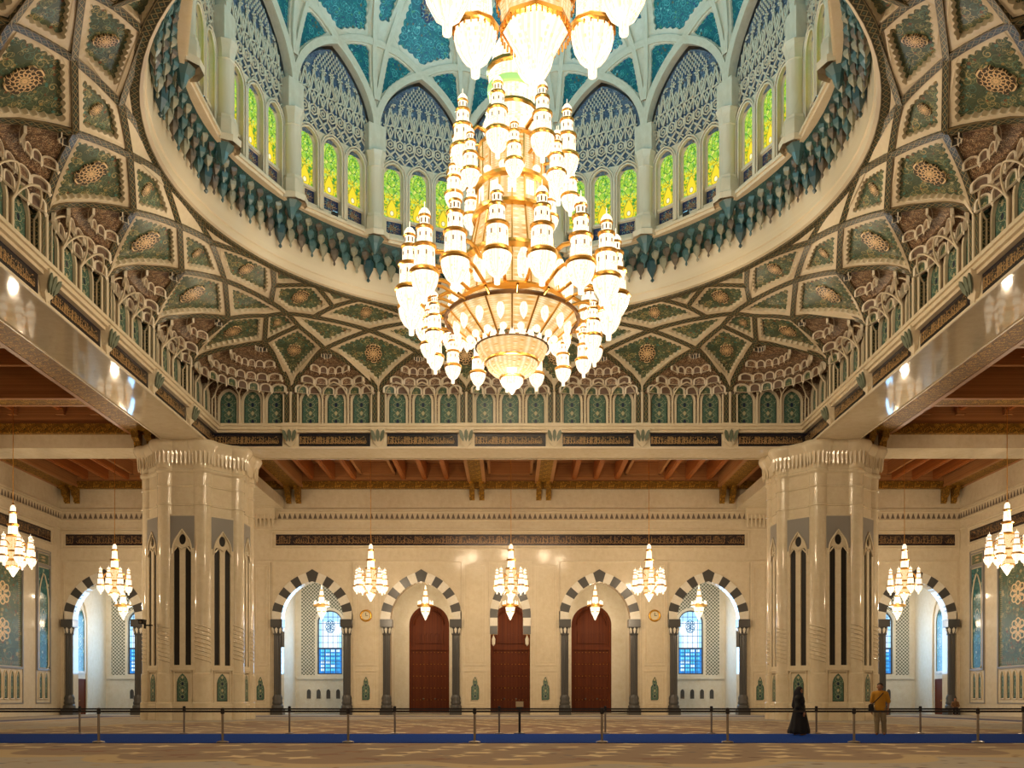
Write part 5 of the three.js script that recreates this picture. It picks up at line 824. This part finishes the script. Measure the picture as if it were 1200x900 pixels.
[[-9.8, -27.7, 'crystal aisle chandelier above the clock pilaster on the camera pillar\'s side'], [0.05, -27.7, 'crystal aisle chandelier in front of the central arch and inscription band'], [9.75, -27.7, 'crystal aisle chandelier above the clock pilaster on the yellow shirted man\'s side'],
  [-27.8, -27.7, 'crystal aisle chandelier before the striped arch past the camera pillar'], [27.7, -27.7, 'crystal aisle chandelier before the striped arch above the seated person'], [-27.9, -14.6, 'crystal aisle chandelier beside the tile panel wall on the camera pillar\'s side'], [27.5, -13.9, 'crystal aisle chandelier beside the tile panel wall past the seated person'], [0.28, 27.04, 'large looking crystal chandelier overlapping the top of the great chandelier'], [-9.8, 27.04, 'crystal aisle chandelier across the hall from the one above the camera side clock'], [9.8, 27.04, 'crystal aisle chandelier across the hall from the one above the yellow man\'s clock']].forEach(([x, z, label], i) => {
  const c = i ? small.clone() : small; top('aisle_chandelier', label, 'chandelier', c, AGROUP); c.position.set(x, 8.1, z);
  pointLight(x, 7.8, z, LIGHT.small * 0.6, WARM, 0.2); pointLight(x + 0.5, 10.9, z + 0.2, LIGHT.small * 0.4, WARM, 0.15);
});
const mini = new THREE.Group();
{
  mesh('cord', cyl(0.015, 0.015, 1.0, 0, 2.9, 0, 6), M.gold, mini);
  mesh('upper_glass', [lathe([[0.26, 1.45], [0.22, 1.95]], 10, true), lathe([[0.17, 2.05], [0.14, 2.45]], 10, true), lathe([[0.1, 2.52], [0.03, 2.9]], 8, true)], M.crystalHot, mini);
  mesh('lower_glass', [lathe([[0.36, 0.72], [0.42, 1.1]], 10, true), lathe([[0.22, 0.4], [0.36, 0.68]], 10, true), lathe([[0.01, 0], [0.1, 0.14], [0.2, 0.38]], 10, true)], M.crystalHot, mini);
  mesh('gilt_gallery', [lathe([[0.4, 1.06], [0.68, 1.16], [0.68, 1.26], [0.3, 1.4]], 16), lathe([[0.22, 1.92], [0.28, 1.97], [0.17, 2.06]], 10), lathe([[0.14, 2.42], [0.19, 2.47], [0.1, 2.53]], 10), lathe([[0.36, 0.66], [0.41, 0.69], [0.36, 0.73]], 12)], M.gold, mini);
  for (let k = 0; k < 8; k++) { const a = k * PI / 4, g = lathe([[0.07, 1.26], [0.07, 1.5], [0.02, 1.62]], 6, true); g.translate(0.58 * sin(a), 0, 0.58 * cos(a)); mesh('candle_lamp', g, M.crystalHot, mini); }
}
const BL = { '0': 'in the narrow central arch', '-6.97': 'in the door arch on the camera pillar\'s side', '6.97': 'in the door arch on the yellow shirted man\'s side', '-15.5': 'in the window arch next to the camera pillar', '15.5': 'in the window arch next to the man\'s pillar', '-31.8': 'in the recess past the camera pillar', '31.8': 'in the recess by the seated person' };
BAYS.forEach(([x], i) => { const c = i ? mini.clone() : mini; top('recess_chandelier', 'small tiered crystal chandelier hanging ' + BL[x], 'chandelier', c, { group: 'recess chandeliers' }); c.position.set(x, 7.7, -38.7); pointLight(x, 7.45, -38.7, LIGHT.niche, WARM, 0.15); pointLight(x, 9.6, -37.9, LIGHT.niche * 0.6, WARM, 0.12); });
// wall lanterns by the central door
for (const s of [-1, 1]) { const l = top('wall_lantern', s < 0 ? 'white glass wall lantern on the central door jamb toward the camera pillar' : 'white glass wall lantern on the central door jamb toward the man in yellow', 'wall lamp', new THREE.Group(), { group: 'lanterns at the central door' }); l.position.set(s * 1.32, 5.4, WZ - 0.35); mesh('lantern_glass', lathe([[0.02, 0], [0.13, 0.15], [0.15, 0.55], [0.02, 0.85]], 8, true), M.white, l); mesh('bracket', [bx(-0.03, 0.03, 0.85, 1.0, -0.1, 0.03), bx(-0.06, 0.06, 0.3, 0.42, -0.35, -0.1)], M.brass, l); }
// ---------------------------------------------------------------- small things: clocks, speakers, camera, barrier, sign stand
for (const s of [-1, 1]) { const c = top('wall_clock', s < 0 ? 'round brass wall clock on the pilaster toward the camera pillar' : 'round brass wall clock on the pilaster toward the man in yellow', 'clock', new THREE.Group(), { group: 'clocks on the pilasters' }); c.position.set(s * 11.28, 7.75, WZ + 0.03); const r = new THREE.TorusGeometry(0.4, 0.08, 8, 24); mesh('clock_rim', r, M.brass, c); const d = new THREE.CylinderGeometry(0.38, 0.38, 0.06, 24); d.rotateX(PI / 2); mesh('clock_dial', d, M.dial || (M.dial = std({ color: 0xd9cba6, roughness: 0.4 })), c); mesh('clock_hands', [box(0.04, 0.26, 0.02, 0, 0.1, 0.045), box(0.2, 0.035, 0.02, 0.08, 0, 0.045)], M.dark, c); }
for (const s of [-1, 1]) { const k = top('column_speaker', s < 0 ? 'slim dark loudspeaker on the arch column next to the camera pillar' : 'slim dark loudspeaker on the arch column next to the man\'s pillar', 'speaker', new THREE.Group(), { group: 'loudspeakers on the arch columns' }); k.position.set(s * 17.85, 5.3, WZ - 0.2); k.rotation.y = -s * 0.6; mesh('speaker_box', plate([[-0.1, 0], [0.1, 0], [0.12, 1.2], [-0.12, 1.3]], [], -0.1, 0.22), M.slate, k); mesh('bracket', box(0.08, 0.08, 0.3, s * 0.12, 0.8, -0.1), M.dark, k); }
{ const c = top('security_camera', 'small black surveillance camera bracketed to the marble pillar', 'camera'); c.position.set(-21.05, 5.55, -16.0); mesh('camera_body', [box(0.26, 0.2, 0.5, -0.1, 0.1, 0.15), box(0.3, 0.05, 0.6, -0.1, 0.23, 0.18)], M.dark, c); mesh('bracket', [box(0.45, 0.08, 0.12, 0.2, -0.06, 0.0), box(0.1, 0.3, 0.1, 0.0, -0.1, 0.02)], M.dark, c); const l = new THREE.CylinderGeometry(0.07, 0.07, 0.06, 12); l.rotateX(PI / 2); l.translate(-0.1, 0.1, 0.42); mesh('lens', l, M.steel, c); }
const SG = { base: join([lathe([[0.001, 0.05], [0.06, 0.05], [0.16, 0.025], [0.17, 0.0]], 20)]), pole: cyl(0.034, 0.034, 0.78, 0, 0.04, 0, 12), head: lathe([[0.001, 0.98], [0.05, 0.97], [0.055, 0.82], [0.034, 0.8]], 14) };
function stanchionRow(xs, z, y0, label, group) {
  xs.forEach((x, i) => {
    const s = top('belt_stanchion', label, 'stanchion', new THREE.Group(), { group }); s.position.set(x, y0, z);
    mesh('base', SG.base, M.steel, s); mesh('pole', SG.pole, M.steel, s); mesh('head', SG.head, M.belt, s);
    const nx = xs[i + 1] ?? x + 3.6; mesh('belt', box(nx - x - 0.1, 0.055, 0.006, (nx - x) / 2, 0.875, 0), M.belt, s);
    if (!i) mesh('belt', box(4.4, 0.055, 0.006, -2.25, 0.875, 0), M.belt, s);
  });
}
stanchionRow([113, 259, 407, 556, 706, 854, 1003, 1149].map((p) => (p - CX) / 41.6), 11.1, 0.02, 'metal belt stanchion on the carpet medallion side of the blue walkway', 'stanchions on the medallion side');
stanchionRow([-28, 95, 217, 340, 463, 585, 709, 833, 955.5, 1077, 1197].map((p) => (p - CX) / 33.2), 4.75, 0.02, 'metal belt stanchion on the arch wall side of the blue walkway', 'stanchions on the arch wall side');
{ const s = top('sign_stand', 'black post with a small cream sign standing at the walkway edge', 'sign stand'); s.position.set(0.33, 0.0, 4.45); mesh('base', lathe([[0.001, 0.06], [0.08, 0.06], [0.2, 0.03], [0.21, 0]], 16), M.dark, s); mesh('pole', cyl(0.045, 0.045, 0.9, 0, 0.04, 0, 10), M.dark, s); mesh('sign_holder', box(0.2, 0.07, 0.06, 0, 0.93, 0), M.dark, s); mesh('sign_board', box(0.27, 0.19, 0.03, 0, 1.06, 0), M.signCream = std({ color: 0xcdb98f, roughness: 0.6 }), s); }

// ---------------------------------------------------------------- people
function surfaceNets(f, lo, hi, h) {
  const nx = Math.ceil((hi[0] - lo[0]) / h) + 1, ny = Math.ceil((hi[1] - lo[1]) / h) + 1, nz = Math.ceil((hi[2] - lo[2]) / h) + 1, val = new Float32Array(nx * ny * nz), id = (i, j, k) => i + nx * (j + ny * k);
  for (let k = 0; k < nz; k++) for (let j = 0; j < ny; j++) for (let i = 0; i < nx; i++) val[id(i, j, k)] = f(lo[0] + i * h, lo[1] + j * h, lo[2] + k * h);
  const vid = new Map(), pos = [], idx = [];
  for (let k = 0; k < nz - 1; k++) for (let j = 0; j < ny - 1; j++) for (let i = 0; i < nx - 1; i++) {
    let n = 0, x = 0, y = 0, z = 0; const c = []; for (let q = 0; q < 8; q++) c.push(val[id(i + (q & 1), j + ((q >> 1) & 1), k + (q >> 2))]);
    for (const [a, b] of [[0, 1], [2, 3], [4, 5], [6, 7], [0, 2], [1, 3], [4, 6], [5, 7], [0, 4], [1, 5], [2, 6], [3, 7]]) if ((c[a] < 0) !== (c[b] < 0)) { const t = c[a] / (c[a] - c[b]); x += (a & 1) + t * ((b & 1) - (a & 1)); y += ((a >> 1) & 1) + t * (((b >> 1) & 1) - ((a >> 1) & 1)); z += (a >> 2) + t * ((b >> 2) - (a >> 2)); n++; }
    if (n) { vid.set(id(i, j, k), pos.length / 3); pos.push(lo[0] + (i + x / n) * h, lo[1] + (j + y / n) * h, lo[2] + (k + z / n) * h); }
  }
  const quad = (a, b, c, d, flip) => { if ([a, b, c, d].some((v) => v === undefined)) return; flip ? idx.push(a, c, b, a, d, c) : idx.push(a, b, c, a, c, d); };
  for (let k = 1; k < nz - 1; k++) for (let j = 1; j < ny - 1; j++) for (let i = 1; i < nx - 1; i++) {
    const v = val[id(i, j, k)] < 0;
    if (v !== (val[id(i + 1, j, k)] < 0)) quad(vid.get(id(i, j - 1, k - 1)), vid.get(id(i, j, k - 1)), vid.get(id(i, j, k)), vid.get(id(i, j - 1, k)), !v);
    if (v !== (val[id(i, j + 1, k)] < 0)) quad(vid.get(id(i - 1, j, k - 1)), vid.get(id(i - 1, j, k)), vid.get(id(i, j, k)), vid.get(id(i, j, k - 1)), !v);
    if (v !== (val[id(i, j, k + 1)] < 0)) quad(vid.get(id(i - 1, j - 1, k)), vid.get(id(i, j - 1, k)), vid.get(id(i, j, k)), vid.get(id(i - 1, j, k)), !v);
  }
  const g = new THREE.BufferGeometry(); g.setAttribute('position', new THREE.Float32BufferAttribute(pos, 3)); g.setIndex(idx); g.computeVertexNormals(); g.setAttribute('uv', new THREE.Float32BufferAttribute(new Float32Array(pos.length / 3 * 2), 2)); return g;
}
const smin = (a, b, k) => { const h = Math.max(k - Math.abs(a - b), 0) / k; return Math.min(a, b) - h * h * k * 0.25; };
function capsules(list, k = 0.05) {       // [ax, ay, az, ar, bx, by, bz, br, flattening in z]
  return (x, y, z) => { let d = 1e9; for (const [ax, ay, az, ar, bx_, by, bz, br, q = 1] of list) { const ux = bx_ - ax, uy = by - ay, uz = bz - az, px = x - ax, py = y - ay, pz = z - az, L = ux * ux + uy * uy + uz * uz + 1e-9, t = Math.min(1, Math.max(0, (px * ux + py * uy + pz * uz) / L)); d = smin(d, Math.hypot(px - ux * t, py - uy * t, (pz - uz * t) / q) - (ar + (br - ar) * t), k); } return d; };
}
const skin = std({ color: 0x9a6b4c, roughness: 0.6 }), hairM = std({ color: 0x17110d, roughness: 0.7 }), cloth = (c) => std({ color: c, roughness: 0.85 });
function fingers(hx, hy, hz, dir, s) { const o = [[hx, hy, hz, 0.036, hx, hy - 0.07, hz + 0.01, 0.034, 0.6]]; for (let k = 0; k < 4; k++) { const zz = hz - 0.03 + k * 0.02, L = [0.065, 0.078, 0.073, 0.055][k]; o.push([hx, hy - 0.08, zz, 0.0095, hx - dir * 0.012, hy - 0.08 - L, zz, 0.008]); } o.push([hx, hy - 0.02, hz + 0.035 * s, 0.011, hx - dir * 0.01, hy - 0.085, hz + 0.06 * s, 0.009]); return o; }
{ // man in a yellow shirt
  const p = top('person', 'man in a yellow shirt and khaki trousers standing on the blue walkway', 'person'); p.position.set(12.55, 0.02, 5.9); p.rotation.y = -0.5;
  const A = [[-0.1, 0.05, 0.03, 0.045, -0.1, 0.06, 0.2, 0.035], [0.12, 0.05, -0.12, 0.045, 0.13, 0.06, 0.05, 0.035], [-0.1, 0.08, 0.02, 0.05, -0.1, 0.5, 0.02, 0.065], [0.12, 0.08, -0.12, 0.05, 0.11, 0.5, -0.03, 0.065], [-0.1, 0.5, 0.02, 0.065, -0.09, 0.92, 0, 0.085], [0.11, 0.5, -0.03, 0.065, 0.09, 0.92, 0, 0.085], [-0.06, 0.95, 0, 0.12, 0.06, 0.95, 0, 0.12, 0.8], [0, 1.0, 0, 0.14, 0, 1.38, 0, 0.15, 0.7], [-0.16, 1.42, 0, 0.065, 0.16, 1.42, 0, 0.065], [0, 1.42, 0, 0.06, 0, 1.53, 0.01, 0.055],
    [-0.2, 1.4, 0, 0.055, -0.26, 1.12, 0, 0.043], [-0.26, 1.12, 0, 0.043, -0.25, 0.88, 0.08, 0.03], [0.2, 1.4, 0, 0.055, 0.27, 1.12, -0.02, 0.043], [0.27, 1.12, -0.02, 0.043, 0.26, 0.86, 0.06, 0.03], [0, 1.64, 0.02, 0.093, 0, 1.58, 0.035, 0.07], [0, 1.6, 0.105, 0.016, 0, 1.625, 0.105, 0.012], [-0.09, 1.62, 0.01, 0.018, -0.09, 1.64, 0.01, 0.018], [0.09, 1.62, 0.01, 0.018, 0.09, 1.64, 0.01, 0.018], ...fingers(-0.25, 0.86, 0.09, -1, 1), ...fingers(0.26, 0.84, 0.07, 1, 1)];
  mesh('body', surfaceNets(capsules(A, 0.035), [-0.45, -0.02, -0.3], [0.45, 1.8, 0.35], 0.018), skin, p);
  mesh('shirt', surfaceNets(capsules([[0, 0.92, 0, 0.17, 0, 1.36, 0, 0.175, 0.74], [-0.16, 1.41, 0, 0.085, 0.16, 1.41, 0, 0.085], [-0.2, 1.4, 0, 0.08, -0.26, 1.14, 0, 0.07], [0.2, 1.4, 0, 0.08, 0.27, 1.14, -0.02, 0.07], [-0.05, 0.88, 0, 0.15, 0.05, 0.88, 0, 0.15, 0.8]], 0.04), [-0.45, 0.65, -0.3], [0.45, 1.56, 0.3], 0.02), cloth(0xb5801c), p);
  mesh('trousers', surfaceNets(capsules([[-0.1, 0.1, 0.02, 0.075, -0.1, 0.5, 0.02, 0.085], [0.12, 0.1, -0.11, 0.075, 0.11, 0.5, -0.03, 0.085], [-0.1, 0.5, 0.02, 0.085, -0.09, 0.9, 0, 0.11], [0.11, 0.5, -0.03, 0.085, 0.09, 0.9, 0, 0.11]], 0.04), [-0.3, 0.0, -0.3], [0.35, 1.1, 0.25], 0.02), cloth(0x8b7a58), p);
  mesh('hair', surfaceNets(capsules([[0, 1.68, -0.01, 0.1, 0, 1.63, -0.035, 0.085]], 0.03), [-0.2, 1.4, -0.2], [0.2, 1.85, 0.062], 0.015), hairM, p);
  mesh('face_features', [box(0.025, 0.012, 0.01, -0.035, 1.645, 0.108), box(0.025, 0.012, 0.01, 0.035, 1.645, 0.108), box(0.05, 0.01, 0.01, 0, 1.562, 0.104)], hairM, p);
  const bg = grp('shoulder_bag', p); mesh('bag', surfaceNets(capsules([[-0.27, 0.98, 0.12, 0.09, -0.27, 0.86, 0.12, 0.09, 0.6]], 0.03), [-0.45, 0.7, -0.05], [-0.1, 1.15, 0.3], 0.02), cloth(0x15120f), bg); mesh('strap', tube([V(-0.25, 1.02, 0.13), V(-0.08, 1.2, 0.16), V(0.1, 1.4, 0.12), V(0.14, 1.5, 0), V(0.05, 1.3, -0.16), V(-0.22, 1.02, -0.02)], 0.016, 5), cloth(0x15120f), bg);
}
{ // woman in a black abaya
  const p = top('person', 'woman in a long black robe and headscarf walking on the blue walkway', 'person'); p.position.set(9.75, 0.03, 6.1); p.rotation.y = 0.9;
  mesh('body', surfaceNets(capsules([[0, 1.5, 0.03, 0.085, 0, 1.45, 0.045, 0.065], [0, 1.3, 0, 0.06, 0, 1.4, 0.01, 0.055], [0, 1.47, 0.115, 0.014, 0, 1.49, 0.115, 0.01], [-0.1, 0.04, 0.1, 0.04, -0.1, 0.05, 0.26, 0.03], [0.1, 0.04, -0.2, 0.04, 0.1, 0.05, -0.05, 0.03], [-0.1, 0.06, 0.1, 0.05, -0.08, 0.8, 0, 0.09], [0.1, 0.06, -0.2, 0.05, 0.08, 0.8, 0, 0.09], [0, 0.85, 0, 0.14, 0, 1.22, 0, 0.13, 0.75], [-0.2, 1.2, 0, 0.05, -0.26, 0.95, 0.06, 0.04], [-0.26, 0.95, 0.06, 0.04, -0.18, 0.8, 0.2, 0.03], [0.2, 1.2, 0, 0.05, 0.26, 0.95, 0.0, 0.04], [0.26, 0.95, 0, 0.04, 0.24, 0.75, 0.06, 0.03], ...fingers(-0.17, 0.79, 0.22, -1, 1), ...fingers(0.24, 0.73, 0.07, 1, 1)], 0.03), [-0.4, -0.02, -0.35], [0.4, 1.66, 0.4], 0.018), skin, p);
  const flow = capsules([[0, 0.15, 0, 0.3, 0, 0.75, 0, 0.2, 1.15], [0, 0.7, 0, 0.2, 0, 1.22, 0, 0.18, 0.8], [-0.15, 1.22, 0, 0.1, 0.15, 1.22, 0, 0.1], [-0.2, 1.2, 0, 0.08, -0.27, 0.95, 0.06, 0.075], [-0.27, 0.95, 0.06, 0.075, -0.19, 0.82, 0.18, 0.07], [0.2, 1.2, 0, 0.08, 0.27, 0.95, 0, 0.075], [0.27, 0.95, 0, 0.075, 0.245, 0.78, 0.05, 0.07], [0.02, 0.1, -0.25, 0.16, 0.02, 0.5, -0.08, 0.15]], 0.08);
  mesh('robe', surfaceNets((x, y, z) => Math.max(flow(x, y, z) + 0.02 * sin(Math.atan2(z, x) * 9) * Math.max(0, 0.8 - y), 0.05 - y), [-0.55, 0.0, -0.6], [0.55, 1.4, 0.5], 0.022), cloth(0x0d0c10), p);
  mesh('headscarf', surfaceNets((x, y, z) => Math.max(capsules([[0, 1.53, 0, 0.115, 0, 1.44, -0.01, 0.12], [0, 1.36, 0, 0.13, 0, 1.14, 0.02, 0.2, 0.8], [0, 1.45, -0.08, 0.1, 0.02, 1.0, -0.14, 0.13]], 0.05)(x, y, z), 0.085 - Math.hypot(x * 0.9, y - 1.49, (z - 0.13) * 0.8)), [-0.4, 0.85, -0.4], [0.4, 1.75, 0.35], 0.018), cloth(0x17151f), p);
  mesh('shoulder_bag', surfaceNets(capsules([[0.3, 0.98, -0.04, 0.12, 0.3, 0.82, -0.06, 0.11, 0.7]], 0.03), [0.1, 0.6, -0.3], [0.5, 1.2, 0.2], 0.022), cloth(0x0b0a0a), p);
}
{ // seated person by the side wall
  const ch = top('folding_chair', 'dark folding chair under the seated person by the side wall', 'chair'); ch.position.set(34.1, 0, -33.6); ch.rotation.y = -0.4; mesh('seat', box(0.42, 0.04, 0.4, 0, 0.44, 0), M.dark, ch); mesh('backrest', box(0.42, 0.3, 0.03, 0, 0.78, -0.2), M.dark, ch); for (const [x, z] of [[-0.19, -0.18], [0.19, -0.18], [-0.19, 0.18], [0.19, 0.18]]) mesh('leg', box(0.03, 0.44, 0.03, x, 0.22, z), M.steel, ch); mesh('back_post', [box(0.03, 0.5, 0.03, -0.2, 0.68, -0.2), box(0.03, 0.5, 0.03, 0.2, 0.68, -0.2)], M.steel, ch);
  const p = top('person', 'seated person in a brown top and black trousers beside the dark arch column', 'person'); p.position.set(34.1, 0, -33.6); p.rotation.y = -0.4;
  mesh('body', surfaceNets(capsules([[0, 1.22, 0, 0.095, 0, 1.16, 0.02, 0.075], [0, 1.0, 0, 0.06, 0, 1.12, 0, 0.055], [0, 0.55, -0.02, 0.13, 0, 0.95, 0, 0.14, 0.75], [-0.18, 0.98, 0, 0.05, -0.24, 0.72, 0.06, 0.04], [-0.24, 0.72, 0.06, 0.04, -0.14, 0.6, 0.26, 0.032], [0.18, 0.98, 0, 0.05, 0.24, 0.72, 0.06, 0.04], [0.24, 0.72, 0.06, 0.04, 0.14, 0.6, 0.26, 0.032], [-0.1, 0.52, 0, 0.08, -0.12, 0.5, 0.42, 0.065], [0.1, 0.52, 0, 0.08, 0.12, 0.5, 0.42, 0.065], [-0.12, 0.5, 0.42, 0.06, -0.12, 0.06, 0.44, 0.045], [0.12, 0.5, 0.42, 0.06, 0.12, 0.06, 0.44, 0.045], [-0.12, 0.045, 0.42, 0.04, -0.13, 0.04, 0.6, 0.03], [0.12, 0.045, 0.42, 0.04, 0.13, 0.04, 0.6, 0.03], ...fingers(-0.14, 0.63, 0.28, -1, 1), ...fingers(0.14, 0.63, 0.28, 1, 1)], 0.03), [-0.4, -0.02, -0.3], [0.4, 1.4, 0.75], 0.02), skin, p);
  mesh('top', surfaceNets(capsules([[0, 0.56, -0.02, 0.16, 0, 0.94, 0, 0.165, 0.75], [-0.18, 0.97, 0, 0.08, -0.25, 0.72, 0.06, 0.065], [-0.25, 0.72, 0.06, 0.065, -0.18, 0.63, 0.2, 0.055], [0.18, 0.97, 0, 0.08, 0.25, 0.72, 0.06, 0.065], [0.25, 0.72, 0.06, 0.065, 0.18, 0.63, 0.2, 0.055]], 0.04), [-0.45, 0.35, -0.3], [0.45, 1.15, 0.4], 0.02), cloth(0x6a4a2c), p);
  mesh('trousers', surfaceNets(capsules([[-0.1, 0.53, 0, 0.1, -0.12, 0.51, 0.42, 0.085], [0.1, 0.53, 0, 0.1, 0.12, 0.51, 0.42, 0.085], [-0.12, 0.5, 0.43, 0.08, -0.12, 0.1, 0.44, 0.065], [0.12, 0.5, 0.43, 0.08, 0.12, 0.1, 0.44, 0.065]], 0.03), [-0.35, 0.0, -0.2], [0.35, 0.72, 0.65], 0.02), cloth(0x121212), p);
  mesh('hair', surfaceNets(capsules([[0, 1.26, -0.02, 0.1, 0, 1.2, -0.04, 0.085]], 0.03), [-0.2, 1.0, -0.2], [0.2, 1.45, 0.05], 0.018), hairM, p);
}
renderer.render(scene, camera);
